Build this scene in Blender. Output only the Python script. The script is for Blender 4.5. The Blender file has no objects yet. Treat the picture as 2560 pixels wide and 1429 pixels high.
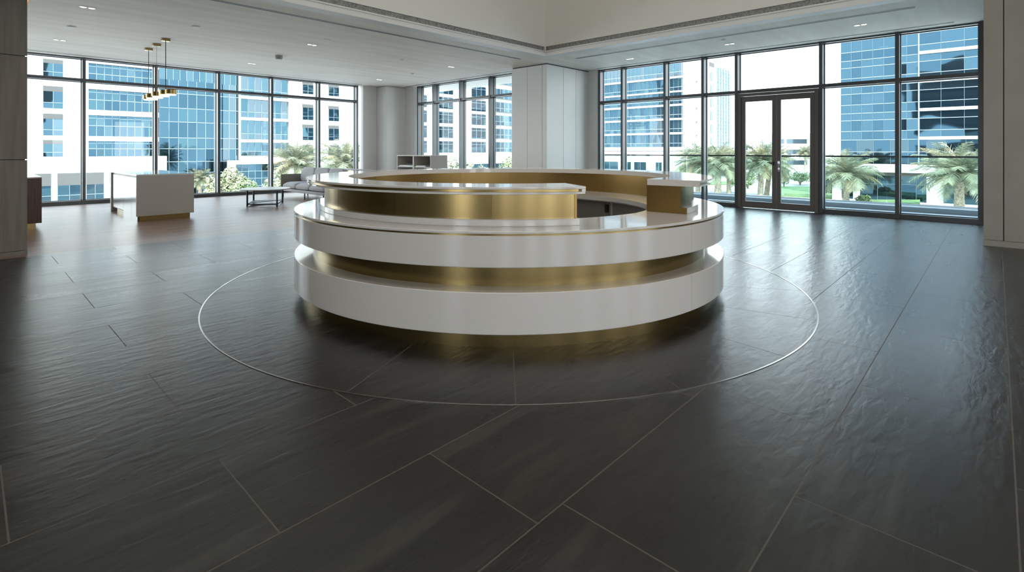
import bpy, bmesh, math, random
from mathutils import Vector, Matrix
R = math.radians
scene = bpy.context.scene
col = scene.collection
random.seed(7)

# ------------------------------------------------------------------ camera
# room axes: X runs along the lounge glazing, Y along the terrace glazing, metres
FPX, HOR, H = 1287.0, 377.0, 1.30
FX, FY = 0.7282, 0.6854            # viewing direction in plan
cam = bpy.data.cameras.new('camera')
cam.sensor_width = 36.0
cam.lens = 36.0 * FPX / 2560.0
cam.shift_y = -(714.5 - HOR) / 2560.0
cam.clip_end = 1500
camo = bpy.data.objects.new('camera', cam)
col.objects.link(camo)
camo.location = (0, 0, H)
camo.rotation_euler = (R(90), 0, -math.atan2(FX, FY))
scene.camera = camo

# ------------------------------------------------------------------ world, sun, exposure
scene.view_settings.view_transform = 'Standard'
scene.view_settings.look = 'None'
scene.view_settings.exposure = 0.65
scene.view_settings.gamma = 1.0
scene.view_settings.use_curve_mapping = False
SKY = 3.5
w = bpy.data.worlds.new('sky'); scene.world = w
w.use_nodes = True
nt = w.node_tree
bg = nt.nodes['Background']
tc = nt.nodes.new('ShaderNodeTexCoord'); sp = nt.nodes.new('ShaderNodeSeparateXYZ')
cr = nt.nodes.new('ShaderNodeValToRGB')
nt.links.new(tc.outputs['Generated'], sp.inputs[0]); nt.links.new(sp.outputs['Z'], cr.inputs[0])
nt.links.new(cr.outputs[0], bg.inputs['Color'])
cr.color_ramp.elements[0].position = 0.0; cr.color_ramp.elements[0].color = (0.98, 0.99, 1, 1)
cr.color_ramp.elements[1].position = 0.9; cr.color_ramp.elements[1].color = (0.48, 0.68, 0.96, 1)
e = cr.color_ramp.elements.new(0.22); e.color = (0.86, 0.94, 1.0, 1)
bg.inputs['Strength'].default_value = SKY

sl = bpy.data.lights.new('sun', 'SUN'); sl.energy = 6.0; sl.angle = R(1.0); sl.color = (1, 0.95, 0.87)
so = bpy.data.objects.new('sun', sl); col.objects.link(so)
so.rotation_euler = Vector((0.50, 0.42, -0.76)).to_track_quat('-Z', 'Y').to_euler()

def area(name, loc, sx, sy, power, color, rot=(0, 0, 0)):
    l = bpy.data.lights.new(name, 'AREA'); l.shape = 'RECTANGLE'; l.size = sx; l.size_y = sy
    l.energy = power; l.color = color
    o = bpy.data.objects.new(name, l); col.objects.link(o); o.location = loc; o.rotation_euler = rot
    return o
area('atrium_fill_light', (2.8, 2.0, 7.55), 9.0, 8.0, 150, (1.0, 0.93, 0.84))  # unseen fill lamp, added to brighten the desk and upper walls

# ------------------------------------------------------------------ node helpers and materials
def mat(name, color, rough=0.5, metal=0.0, spec=None, coat=0.0, emit=None, estr=0.0, bump=None, aniso=0.0):
    m = bpy.data.materials.new(name); m.use_nodes = True
    p = m.node_tree.nodes['Principled BSDF']
    p.inputs['Base Color'].default_value = (*color, 1)
    p.inputs['Roughness'].default_value = rough
    p.inputs['Metallic'].default_value = metal
    if spec is not None: p.inputs['Specular IOR Level'].default_value = spec
    if coat: p.inputs['Coat Weight'].default_value = coat; p.inputs['Coat Roughness'].default_value = 0.04
    if aniso: p.inputs['Anisotropic'].default_value = aniso
    if emit:
        p.inputs['Emission Color'].default_value = (*emit, 1); p.inputs['Emission Strength'].default_value = estr
    if bump:
        scale, stretch, strength, dist = bump[:4]
        N = m.node_tree.nodes; L = m.node_tree.links
        t = N.new('ShaderNodeTexCoord'); mp = N.new('ShaderNodeMapping'); mp.inputs['Scale'].default_value = stretch
        n = N.new('ShaderNodeTexNoise'); n.inputs['Scale'].default_value = scale; n.inputs['Detail'].default_value = bump[4] if len(bump) > 4 else 4
        b = N.new('ShaderNodeBump'); b.inputs['Strength'].default_value = strength; b.inputs['Distance'].default_value = dist
        L.new(t.outputs['Object'], mp.inputs[0]); L.new(mp.outputs[0], n.inputs['Vector'])
        L.new(n.outputs['Fac'], b.inputs['Height']); L.new(b.outputs[0], p.inputs['Normal'])
    return m

def tint(m, c1, c2, scale, stretch=(1, 1, 1), detail=4, lo=0.35, hi=0.65, distort=0.0):
    """mottle a material between two colours with noise"""
    N = m.node_tree.nodes; L = m.node_tree.links; p = N['Principled BSDF']
    t = N.new('ShaderNodeTexCoord'); mp = N.new('ShaderNodeMapping'); mp.inputs['Scale'].default_value = stretch
    n = N.new('ShaderNodeTexNoise'); n.inputs['Scale'].default_value = scale; n.inputs['Detail'].default_value = detail
    n.inputs['Distortion'].default_value = distort
    r = N.new('ShaderNodeValToRGB'); r.color_ramp.elements[0].position = lo; r.color_ramp.elements[1].position = hi
    r.color_ramp.elements[0].color = (*c1, 1); r.color_ramp.elements[1].color = (*c2, 1)
    L.new(t.outputs['Object'], mp.inputs[0]); L.new(mp.outputs[0], n.inputs['Vector'])
    L.new(n.outputs['Fac'], r.inputs[0]); L.new(r.outputs[0], p.inputs['Base Color'])
    return m

M = {}
M['wall'] = mat('paint_wall', (0.76, 0.76, 0.735), 0.4)
M['panel'] = tint(mat('greige_panel', (0.50, 0.485, 0.43), 0.38), (0.29, 0.275, 0.235), (0.32, 0.30, 0.26), 2.5)
M['ceil'] = tint(mat('ceiling_paint', (0.86, 0.82, 0.75), 0.7), (0.80, 0.75, 0.67), (0.88, 0.84, 0.76), 1.5, (0.4, 3, 1))
M['plaster'] = mat('plaster', (0.80, 0.78, 0.72), 0.6)
M['grille'] = tint(mat('grille', (0.2, 0.2, 0.18), 0.6, bump=(60, (1, 1, 1), 0.6, 0.01)), (0.16, 0.16, 0.15), (0.33, 0.33, 0.31), 30)
M['white'] = mat('white_solid_surface', (0.80, 0.765, 0.72), 0.13, coat=0.3)
M['whitegloss'] = mat('white_gloss_top', (0.80, 0.77, 0.735), 0.09, coat=0.25)
M['brass'] = mat('brushed_brass', (0.37, 0.27, 0.115), 0.24, metal=1.0, bump=(30, (1, 1, 0.03), 0.05, 0.004))
M['brassdull'] = mat('satin_brass_panel', (0.34, 0.225, 0.085), 0.36, metal=1.0, bump=(200, (0.05, 0.05, 1), 0.05, 0.002))
M['frame'] = mat('dark_aluminium', (0.085, 0.092, 0.098), 0.28, metal=0.35, spec=0.8)
M['bronze'] = mat('bronze_aluminium', (0.12, 0.107, 0.098), 0.35, spec=0.6)
M['steel'] = mat('brushed_steel', (0.46, 0.45, 0.42), 0.18, metal=1.0)
M['chrome'] = mat('satin_chrome', (0.7, 0.7, 0.7), 0.2, metal=1.0)
M['black'] = mat('black_metal', (0.025, 0.027, 0.03), 0.55, spec=0.25)
M['dark'] = mat('dark_slot', (0.07, 0.075, 0.075), 0.7)
M['cab'] = mat('taupe_laminate', (0.26, 0.235, 0.215), 0.5)
M['cabedge'] = mat('pale_laminate_edge', (0.55, 0.51, 0.47), 0.45)
M['island'] = mat('island_panel', (0.47, 0.43, 0.385), 0.35)
M['islandtop'] = mat('island_top', (0.74, 0.72, 0.69), 0.08, coat=0.6)
M['darkwood'] = tint(mat('dark_timber', (0.06, 0.025, 0.015), 0.35), (0.045, 0.017, 0.01), (0.11, 0.045, 0.028), 3, (14, 14, 0.6))
M['oakwall'] = tint(mat('limed_wood_panel', (0.25, 0.21, 0.16), 0.5, bump=(14, (6, 6, 0.4), 0.1, 0.003)),
                    (0.13, 0.11, 0.085), (0.20, 0.175, 0.14), 2.2, (9, 9, 0.5), detail=6, lo=0.3, hi=0.7)
M['sofa'] = mat('grey_fabric', (0.46, 0.445, 0.45), 0.9, bump=(300, (1, 1, 1), 0.3, 0.002))
M['sofaside'] = mat('taupe_fabric', (0.27, 0.25, 0.22), 0.85, bump=(300, (1, 1, 1), 0.3, 0.002))
M['tabletop'] = tint(mat('pale_table_top', (0.5, 0.45, 0.4), 0.3), (0.46, 0.40, 0.35), (0.56, 0.52, 0.47), 6, (1, 8, 1))
M['lamp'] = mat('lamp_lens', (1, 0.95, 0.85), 0.3, emit=(1.0, 0.86, 0.66), estr=2.0)
M['lampglow'] = mat('pendant_glass', (1, 0.9, 0.7), 0.2, emit=(1.0, 0.80, 0.45), estr=1.8)
M['cove'] = mat('cove_strip', (1, 0.8, 0.5), 0.5, emit=(1.0, 0.62, 0.25), estr=9.0)
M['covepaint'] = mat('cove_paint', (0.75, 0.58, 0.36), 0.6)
M['grey'] = mat('grey_plastic', (0.36, 0.36, 0.36), 0.5)
M['mist'] = mat('white_trim', (0.78, 0.77, 0.74), 0.5)
M['paper'] = mat('paper', (0.8, 0.8, 0.8), 0.6)
M['stone'] = tint(mat('white_stone', (0.72, 0.70, 0.66), 0.7), (0.50, 0.485, 0.45), (0.56, 0.545, 0.51), 0.4)
M['stoneB'] = mat('white_band', (0.58, 0.57, 0.56), 0.6)
M['blind'] = mat('grey_blind', (0.095, 0.095, 0.092), 0.8)
M['facline'] = mat('pale_mullion', (0.26, 0.33, 0.38), 0.4)
M['facedark'] = mat('dark_mullion', (0.10, 0.15, 0.18), 0.4)
def fglass(name, c, rough=0.03, s=1.0):
    return mat(name, c, rough, metal=0.92, bump=(0.22, (1, 1, 1), 0.22 * s, 0.30, 0.3))
M['gblue'] = fglass('facade_glass_blue', (0.042, 0.092, 0.132))
M['gblue2'] = fglass('facade_glass_deep', (0.032, 0.075, 0.112))
M['gteal'] = fglass('facade_glass_teal', (0.048, 0.105, 0.138))
M['gpale'] = fglass('facade_glass_pale', (0.068, 0.125, 0.16))
M['ghaze'] = fglass('facade_glass_hazy', (0.095, 0.135, 0.165), 0.1)
M['gdark'] = fglass('shopfront_glass', (0.05, 0.09, 0.115))
M['ground'] = tint(mat('pale_paving', (0.55, 0.53, 0.49), 0.85), (0.46, 0.44, 0.40), (0.62, 0.60, 0.56), 0.08)
M['road'] = mat('road', (0.30, 0.30, 0.30), 0.8)
M['lawn'] = tint(mat('lawn', (0.14, 0.25, 0.05), 0.9), (0.09, 0.17, 0.06), (0.20, 0.28, 0.11), 0.8)
M['frond'] = tint(mat('palm_frond', (0.30, 0.36, 0.17), 0.55), (0.10, 0.135, 0.085), (0.30, 0.31, 0.20), 0.6)
M['frondold'] = tint(mat('palm_frond_old', (0.42, 0.36, 0.18), 0.6), (0.24, 0.23, 0.13), (0.40, 0.36, 0.23), 0.7)
M['bark'] = tint(mat('palm_bark', (0.36, 0.30, 0.22), 0.9, bump=(9, (1, 1, 1.6), 1.0, 0.08)), (0.22, 0.18, 0.13), (0.52, 0.45, 0.35), 6)
M['leaf'] = tint(mat('leaf', (0.2, 0.32, 0.08), 0.6), (0.12, 0.19, 0.08), (0.33, 0.37, 0.20), 0.9)
M['leafpale'] = tint(mat('leaf_pale', (0.4, 0.42, 0.2), 0.6), (0.20, 0.25, 0.12), (0.46, 0.45, 0.30), 1.2)
M['balcony'] = mat('balcony_paving', (0.62, 0.64, 0.66), 0.6)
M['curb'] = mat('balcony_upstand', (0.22, 0.26, 0.28), 0.5)

def glassmat(name, tintc, refl):
    m = bpy.data.materials.new(name); m.use_nodes = True
    N = m.node_tree.nodes; L = m.node_tree.links
    N.remove(N['Principled BSDF'])
    t = N.new('ShaderNodeBsdfTransparent'); t.inputs[0].default_value = (*tintc, 1)
    g = N.new('ShaderNodeBsdfGlossy'); g.inputs['Roughness'].default_value = 0.0; g.inputs['Color'].default_value = (0.9, 0.95, 1, 1)
    lw = N.new('ShaderNodeLayerWeight'); lw.inputs['Blend'].default_value = 0.12
    mu = N.new('ShaderNodeMath'); mu.operation = 'MULTIPLY_ADD'; mu.inputs[1].default_value = 0.6; mu.inputs[2].default_value = refl
    mx = N.new('ShaderNodeMixShader')
    L.new(lw.outputs['Fresnel'], mu.inputs[0]); L.new(mu.outputs[0], mx.inputs[0])
    L.new(t.outputs[0], mx.inputs[1]); L.new(g.outputs[0], mx.inputs[2])
    L.new(mx.outputs[0], N['Material Output'].inputs['Surface'])
    return m
M['pane'] = glassmat('window_glass', (0.94, 0.975, 0.97), 0.02)
M['rail_glass'] = glassmat('balustrade_glass', (0.86, 0.94, 0.93), 0.03)

# ---- slate floor: plank joints outside the inlay ring, radial joints inside
DC = (3.938, 3.743)      # desk centre
def slate():
    m = bpy.data.materials.new('slate_tiles'); m.use_nodes = True
    N = m.node_tree.nodes; L = m.node_tree.links; p = N['Principled BSDF']
    def math_(op, a, b=None, c=None):
        n = N.new('ShaderNodeMath'); n.operation = op
        for i, v in enumerate((a, b, c)):
            if v is None: continue
            if isinstance(v, (int, float)): n.inputs[i].default_value = v
            else: L.new(v, n.inputs[i])
        return n.outputs[0]
    t = N.new('ShaderNodeTexCoord'); s = N.new('ShaderNodeSeparateXYZ'); L.new(t.outputs['Object'], s.inputs[0])
    X, Y = s.outputs['X'], s.outputs['Y']
    far = math_('GREATER_THAN', Y, 1.166)
    bx = math_('ADD', math_('SUBTRACT', X, 1.51), math_('MULTIPLY', far, 0.775))
    by = math_('ADD', Y, 0.054)
    cb = N.new('ShaderNodeCombineXYZ'); L.new(bx, cb.inputs[0]); L.new(by, cb.inputs[1])
    br = N.new('ShaderNodeTexBrick'); br.offset = 0.5
    for k, v in (('Scale', 1.0), ('Mortar Size', 0.0028), ('Mortar Smooth', 0.0), ('Brick Width', 1.27), ('Row Height', 0.61), ('Bias', 0.0)):
        br.inputs[k].default_value = v
    br.inputs['Color1'].default_value = (0.0, 0, 0, 1); br.inputs['Color2'].default_value = (1, 1, 1, 1)
    L.new(cb.outputs[0], br.inputs['Vector'])
    # polar
    dx = math_('SUBTRACT', X, DC[0]); dy = math_('SUBTRACT', Y, DC[1])
    r = math_('SQRT', math_('ADD', math_('MULTIPLY', dx, dx), math_('MULTIPLY', dy, dy)))
    ins = math_('LESS_THAN', r, 2.8)
    phi0 = math.atan2(-FY, -FX) + R(0.95)
    ang = math_('ARCTAN2', dy, dx)
    u = math_('DIVIDE', math_('SUBTRACT', ang, phi0 + 10 * math.tau), math.tau / 19)
    fr = math_('FRACT', math_('ADD', u, 500.5))
    dist = math_('MULTIPLY', math_('MULTIPLY', math_('ABSOLUTE', math_('SUBTRACT', fr, 0.5)), math.tau / 19), r)
    rj = math_('LESS_THAN', dist, 0.0028)
    wedge = math_('FRACT', math_('MULTIPLY', math_('FLOOR', math_('ADD', u, 500.5)), 0.377))
    joint = math_('ADD', math_('MULTIPLY', ins, rj), math_('MULTIPLY', math_('SUBTRACT', 1.0, ins), br.outputs['Fac']))
    tone = math_('ADD', math_('MULTIPLY', ins, wedge), math_('MULTIPLY', math_('SUBTRACT', 1.0, ins), br.outputs['Color']))
    # stone figure: long streaks, offset per tile
    cv = N.new('ShaderNodeCombineXYZ'); rot = N.new('ShaderNodeMapping')
    L.new(math_('ADD', X, math_('MULTIPLY', tone, 7.0)), cv.inputs[0]); L.new(math_('ADD', Y, math_('MULTIPLY', tone, 3.0)), cv.inputs[1])
    L.new(cv.outputs[0], rot.inputs[0]); rot.inputs['Rotation'].default_value = (0, 0, R(-14)); rot.inputs['Scale'].default_value = (0.55, 3.6, 1)
    n1 = N.new('ShaderNodeTexNoise'); n1.inputs['Scale'].default_value = 1.6; n1.inputs['Detail'].default_value = 9; n1.inputs['Roughness'].default_value = 0.62; n1.inputs['Distortion'].default_value = 0.5
    L.new(rot.outputs[0], n1.inputs['Vector'])
    rp = N.new('ShaderNodeValToRGB'); L.new(n1.outputs['Fac'], rp.inputs[0])
    el = rp.color_ramp.elements
    el[0].position = 0.30; el[0].color = (0.007, 0.007, 0.007, 1)
    el[1].position = 0.74; el[1].color = (0.042, 0.036, 0.030, 1)
    q = el.new(0.52); q.color = (0.010, 0.0092, 0.0082, 1)
    # patchy colour drift
    n2 = N.new('ShaderNodeTexNoise'); n2.inputs['Scale'].default_value = 1.1; n2.inputs['Detail'].default_value = 3
    L.new(t.outputs['Object'], n2.inputs['Vector'])
    mx = N.new('ShaderNodeMix'); mx.data_type = 'RGBA'; mx.blend_type = 'MULTIPLY'
    r2 = N.new('ShaderNodeValToRGB'); L.new(n2.outputs['Fac'], r2.inputs[0])
    r2.color_ramp.elements[0].color = (0.85, 1.0, 1.02, 1); r2.color_ramp.elements[1].color = (1.12, 1.0, 0.92, 1)
    r2.color_ramp.elements[0].position = 0.35; r2.color_ramp.elements[1].position = 0.65
    mx.inputs[0].default_value = 1.0; L.new(rp.outputs[0], mx.inputs[6]); L.new(r2.outputs[0], mx.inputs[7])
    mj = N.new('ShaderNodeMix'); mj.data_type = 'RGBA'
    L.new(joint, mj.inputs[0]); L.new(mx.outputs[2], mj.inputs[6]); mj.inputs[7].default_value = (0.10, 0.083, 0.066, 1)
    L.new(mj.outputs[2], p.inputs['Base Color'])
    # riven surface
    n3 = N.new('ShaderNodeTexNoise'); n3.inputs['Scale'].default_value = 6.0; n3.inputs['Detail'].default_value = 4; n3.inputs['Roughness'].default_value = 0.5; n3.inputs['Distortion'].default_value = 0.35
    rt2 = N.new('ShaderNodeMapping'); rt2.inputs['Rotation'].default_value = (0, 0, R(-18)); rt2.inputs['Scale'].default_value = (1.0, 3.4, 1)
    L.new(t.outputs['Object'], rt2.inputs[0]); L.new(rt2.outputs[0], n3.inputs['Vector'])
    h = math_('SUBTRACT', math_('ADD', n3.outputs['Fac'], math_('MULTIPLY', n1.outputs['Fac'], 0.12)), math_('MULTIPLY', joint, 0.5))
    b = N.new('ShaderNodeBump'); b.inputs['Strength'].default_value = 0.42; b.inputs['Distance'].default_value = 0.006
    L.new(h, b.inputs['Height']); L.new(b.outputs[0], p.inputs['Normal'])
    rr = math_('MULTIPLY_ADD', n1.outputs['Fac'], 0.14, 0.22)
    L.new(math_('ADD', rr, math_('MULTIPLY', joint, 0.4)), p.inputs['Roughness'])
    p.inputs['Specular IOR Level'].default_value = 0.75
    return m
M['slate'] = slate()

def timberfloor():
    m = bpy.data.materials.new('timber_floor'); m.use_nodes = True
    N = m.node_tree.nodes; L = m.node_tree.links; p = N['Principled BSDF']
    t = N.new('ShaderNodeTexCoord')
    br = N.new('ShaderNodeTexBrick'); br.offset = 0.37
    for k, v in (('Scale', 1.0), ('Mortar Size', 0.0015), ('Brick Width', 1.4), ('Row Height', 0.19), ('Bias', 0.0)):
        br.inputs[k].default_value = v
    br.inputs['Color1'].default_value = (0.24, 0.155, 0.12, 1); br.inputs['Color2'].default_value = (0.32, 0.215, 0.17, 1)
    br.inputs['Mortar'].default_value = (0.06, 0.04, 0.03, 1)
    L.new(t.outputs['Object'], br.inputs['Vector'])
    mp = N.new('ShaderNodeMapping'); mp.inputs['Scale'].default_value = (0.8, 7, 1)
    n = N.new('ShaderNodeTexNoise'); n.inputs['Scale'].default_value = 2.5; n.inputs['Detail'].default_value = 8
    L.new(t.outputs['Object'], mp.inputs[0]); L.new(mp.outputs[0], n.inputs['Vector'])
    mx = N.new('ShaderNodeMix'); mx.data_type = 'RGBA'; mx.blend_type = 'MULTIPLY'; mx.inputs[0].default_value = 0.8
    r = N.new('ShaderNodeValToRGB'); r.color_ramp.elements[0].color = (0.7, 0.7, 0.7, 1); r.color_ramp.elements[1].color = (1.25, 1.2, 1.15, 1)
    r.color_ramp.elements[0].position = 0.3; r.color_ramp.elements[1].position = 0.7
    L.new(n.outputs['Fac'], r.inputs[0]); L.new(br.outputs['Color'], mx.inputs[6]); L.new(r.outputs[0], mx.inputs[7])
    L.new(mx.outputs[2], p.inputs['Base Color'])
    b = N.new('ShaderNodeBump'); b.inputs['Strength'].default_value = 0.35; b.inputs['Distance'].default_value = 0.004
    L.new(n.outputs['Fac'], b.inputs['Height']); L.new(b.outputs[0], p.inputs['Normal'])
    p.inputs['Roughness'].default_value = 0.33
    return m
M['timber'] = timberfloor()

# ------------------------------------------------------------------ mesh builder
class MB:
    def __init__(s): s.v = []; s.f = []; s.m = []; s.sharp = []
    def add(s, verts, faces, mi=0):
        o = len(s.v); s.v += [tuple(v) for v in verts]
        for f in faces: s.f.append([i + o for i in f]); s.m.append(mi)
        return s
    def box(s, x0, x1, y0, y1, z0, z1, mi=0):
        if x0 > x1: x0, x1 = x1, x0
        if y0 > y1: y0, y1 = y1, y0
        if z0 > z1: z0, z1 = z1, z0
        return s.add([(x0,y0,z0),(x1,y0,z0),(x1,y1,z0),(x0,y1,z0),(x0,y0,z1),(x1,y0,z1),(x1,y1,z1),(x0,y1,z1)],
              [(3,2,1,0),(4,5,6,7),(0,1,5,4),(1,2,6,5),(2,3,7,6),(3,0,4,7)], mi)
    def cyl(s, c, r, z0, z1, n=24, mi=0, r2=None):
        r2 = r if r2 is None else r2
        vs = [(c[0]+r*math.cos(math.tau*i/n), c[1]+r*math.sin(math.tau*i/n), z0) for i in range(n)]
        vs += [(c[0]+r2*math.cos(math.tau*i/n), c[1]+r2*math.sin(math.tau*i/n), z1) for i in range(n)]
        fs = [(i, (i+1) % n, n+(i+1) % n, n+i) for i in range(n)]
        fs += [tuple(range(n-1, -1, -1)), tuple(range(n, 2*n))]
        return s.add(vs, fs, mi)
    def tube(s, pts, rad, n=8, mi=0):
        pts = [Vector(p) for p in pts]; rings = []
        for i, p in enumerate(pts):
            d = (pts[min(i+1, len(pts)-1)] - pts[max(i-1, 0)]).normalized()
            up = Vector((0, 0, 1)) if abs(d.z) < 0.95 else Vector((1, 0, 0))
            a = d.cross(up).normalized(); b = d.cross(a).normalized()
            rr = rad[i] if isinstance(rad, (list, tuple)) else rad
            rings.append([p + a*rr*math.cos(math.tau*k/n) + b*rr*math.sin(math.tau*k/n) for k in range(n)])
        vs = [v for r_ in rings for v in r_]; fs = []
        for i in range(len(pts)-1):
            for k in range(n):
                fs.append((i*n+k, (i+1)*n+k, (i+1)*n+(k+1) % n, i*n+(k+1) % n))
        fs += [tuple(range(n)), tuple(range(len(vs)-1, len(vs)-n-1, -1))]
        return s.add(vs, fs, mi)
    def build(s, name, mats, parent=None, smooth=False, bevel=0, fixn=True, subsurf=0):
        if not isinstance(mats, (list, tuple)): mats = [mats]
        me = bpy.data.meshes.new(name)
        off = Vector(parent_world(parent)) if parent else Vector((0, 0, 0))
        me.from_pydata([tuple(Vector(v) - off) for v in s.v], [], s.f)
        for mm in mats: me.materials.append(mm)
        me.polygons.foreach_set('material_index', s.m)
        if fixn:
            bm = bmesh.new(); bm.from_mesh(me); bmesh.ops.recalc_face_normals(bm, faces=bm.faces); bm.to_mesh(me); bm.free()
        if smooth:
            me.polygons.foreach_set('use_smooth', [True]*len(me.polygons))
            me.set_sharp_from_angle(angle=R(32))
        me.update()
        o = bpy.data.objects.new(name, me); col.objects.link(o)
        if parent: o.parent = parent
        if bevel:
            b = o.modifiers.new('bevel', 'BEVEL'); b.width = bevel; b.segments = 2; b.limit_method = 'ANGLE'; b.angle_limit = R(40)
        if subsurf:
            b = o.modifiers.new('sub', 'SUBSURF'); b.levels = b.render_levels = subsurf
        return o
def parent_world(p):
    v = Vector((0, 0, 0))
    while p: v += Vector(p.location); p = p.parent
    return v
def tag(o, label=None, cat=None, group=None, kind=None):
    if label: o['label'] = label
    if cat: o['category'] = cat
    if group: o['group'] = group
    if kind: o['kind'] = kind
    return o
def thing(name, loc, label, cat, group=None, kind=None):
    o = bpy.data.objects.new(name, None); col.objects.link(o); o.location = loc; o.empty_display_size = 0.2
    return tag(o, label, cat, group, kind)
def copy_tree(o, parent=None):
    c = o.copy(); col.objects.link(c); c.parent = parent
    for ch in [x for x in o.children]: copy_tree(ch, c)
    return c
def struct(o, label, cat): return tag(o, label, cat, None, 'structure')

# measuring helpers: a sight line from the entrance meets a real plane of the place
def tpx(px): return (px - 1280.0) / FPX
def on_x(px, x): t = tpx(px); return x * (FY - FX*t) / (FX + FY*t)       # -> y on the plane X = x
def on_y(px, y): t = tpx(px); return y * (FX + FY*t) / (FY - FX*t)       # -> x on the plane Y = y
def dep(x, y): return FX*x + FY*y
def zat(y_px, x, y): return H + (HOR - y_px) * dep(x, y) / FPX
def floor_pt(px, py, z=0.0):
    d = FPX * (H - z) / (py - HOR); x = tpx(px) * d
    return (FY*x + FX*d, -FX*x + FY*d)
def ground_pt(px, d):
    x = tpx(px) * d
    return (FY*x + FX*d, -FX*x + FY*d)

ZC = 3.58          # soffit height
GX, MX, GY = 12.27, 11.0, 16.25     # terrace glazing, corner glazing, lounge glazing
G = -6.0           # street level

# ------------------------------------------------------------------ floors
b = MB(); b.add([(-7.5,-8.5,0),(12.5,-8.5,0),(12.5,8.7,0),(-7.5,8.7,0)], [(0,1,2,3)])
b.add([(-7.5,-8.5,-0.3),(12.5,-8.5,-0.3),(12.5,8.7,-0.3),(-7.5,8.7,-0.3)], [(3,2,1,0)])
b.add([(12.5,-8.5,-0.3),(12.5,8.7,-0.3),(12.5,8.7,0),(12.5,-8.5,0)], [(0,1,2,3)])
struct(b.build('floor', M['slate'], fixn=False), 'dark slate tiled floor around the circular reception desk', 'floor')
b = MB(); b.box(-7.5, 12.5, 8.7, 16.6, -0.3, 0.0)
struct(b.build('floor', M['timber']), 'brown timber plank floor of the lounge by the tall windows', 'floor')

# ------------------------------------------------------------------ ceiling
VX, VY = 9.56, 7.91      # far corner of the raised atrium void
b = MB()
b.box(VX+0.25, 12.6, -8.5, 8.4, ZC, ZC+0.3)                  # terrace side
b.box(-7.5, 12.6, 8.4, 9.7, ZC, ZC+0.3)
b.box(-7.5, VX+0.25, VY+0.25, 8.4, ZC, ZC+0.3); b.box(VX, VX+0.25, -8.5, -4.0, ZC, ZC+0.3); b.box(-7.5, -3.5, VY, VY+0.25, ZC, ZC+0.3)
b.box(0.69, 12.6, 9.7, 11.5, ZC, ZC+0.3)
b.box(-7.5, -5.0, 9.7, 11.5, ZC, ZC+0.3)
b.box(-7.5, 12.6, 11.5, 16.5, ZC, ZC+0.3)
b.box(-7.5, -3.5, -8.5, VY, ZC, ZC+0.3)
b.box(-3.5, VX, -8.5, -4.0, ZC, ZC+0.3)
struct(b.build('ceiling', M['ceil']), 'flat painted ceiling with recessed downlights and slot diffusers', 'ceiling')
b = MB(); b.box(-5.0, 0.69, 9.7, 11.5, ZC+0.3, ZC+0.4); b.box(0.66, 0.69, 9.7, 11.5, ZC, ZC+0.3)
b.box(-5.0, 0.66, 11.47, 11.5, ZC, ZC+0.3); b.box(-5.0, 0.66, 9.7, 9.73, ZC, ZC+0.3)
struct(b.build('ceiling', M['covepaint']), 'warm lit ceiling recess beside the timber clad wall', 'ceiling recess')
b = MB(); b.box(-3.6, VX+0.3, -4.1, VY+0.3, 7.6, 7.8)
struct(b.build('ceiling', M['plaster']), 'high ceiling of the atrium above the reception desk', 'ceiling')
# atrium upstand walls: lip, grille band, plaster wall
def upstand(name, label, x0, x1, y0, y1):
    """one side of the void, outer line given as a slab"""
    bb = MB(); bb.box(x0, x1, y0, y1, 3.80, 7.6)
    o = bb.build(name, M['plaster']); struct(o, label, 'wall')
    return o
wf = upstand('wall_atrium_left', 'cream plaster wall rising above the ceiling on the lounge side', -3.5, VX+0.25, VY, VY+0.25)
wr = upstand('wall_atrium_right', 'cream plaster wall rising above the ceiling on the terrace side', VX, VX+0.25, -4.0, VY)
upstand('wall_atrium_back', 'plaster wall of the atrium behind the entrance', -3.75, -3.5, -4.0, VY)
upstand('wall_atrium_near', 'plaster wall of the atrium on the near side', -3.5, VX, -4.25, -4.0)
b = MB(); b.box(-3.5, VX+0.25, VY-0.0, VY+0.25, ZC+0.0, 3.675); b.box(-3.5, VX-0.0, VY-0.015, VY+0.1, 3.675, 3.70)
b.box(VX-0.02, VX+0.02, VY-0.03, VY+0.03, 3.70, 3.82)
struct(b.build('trim_1', M['mist']), 'white lip along the lounge edge of the atrium opening', 'trim')
b = MB(); b.box(VX-0.0, VX+0.25, -4.0, VY-0.0, ZC, 3.675); b.box(VX-0.015, VX+0.1, -4.0, VY-0.015, 3.675, 3.70)
struct(b.build('trim_2', M['mist']), 'white lip along the terrace edge of the atrium opening', 'trim')
b = MB(); b.box(-3.5, VX-0.05, VY+0.012, VY+0.2, 3.702, 3.798)
tag(b.build('air_grille', M['grille']), 'long grey return air grille in the lounge side of the atrium opening', 'grille')
b = MB(); b.box(VX+0.012, VX+0.2, -4.0, VY-0.05, 3.702, 3.798)
tag(b.build('air_grille', M['grille']), 'long grey return air grille in the terrace side of the atrium opening', 'grille')

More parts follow.
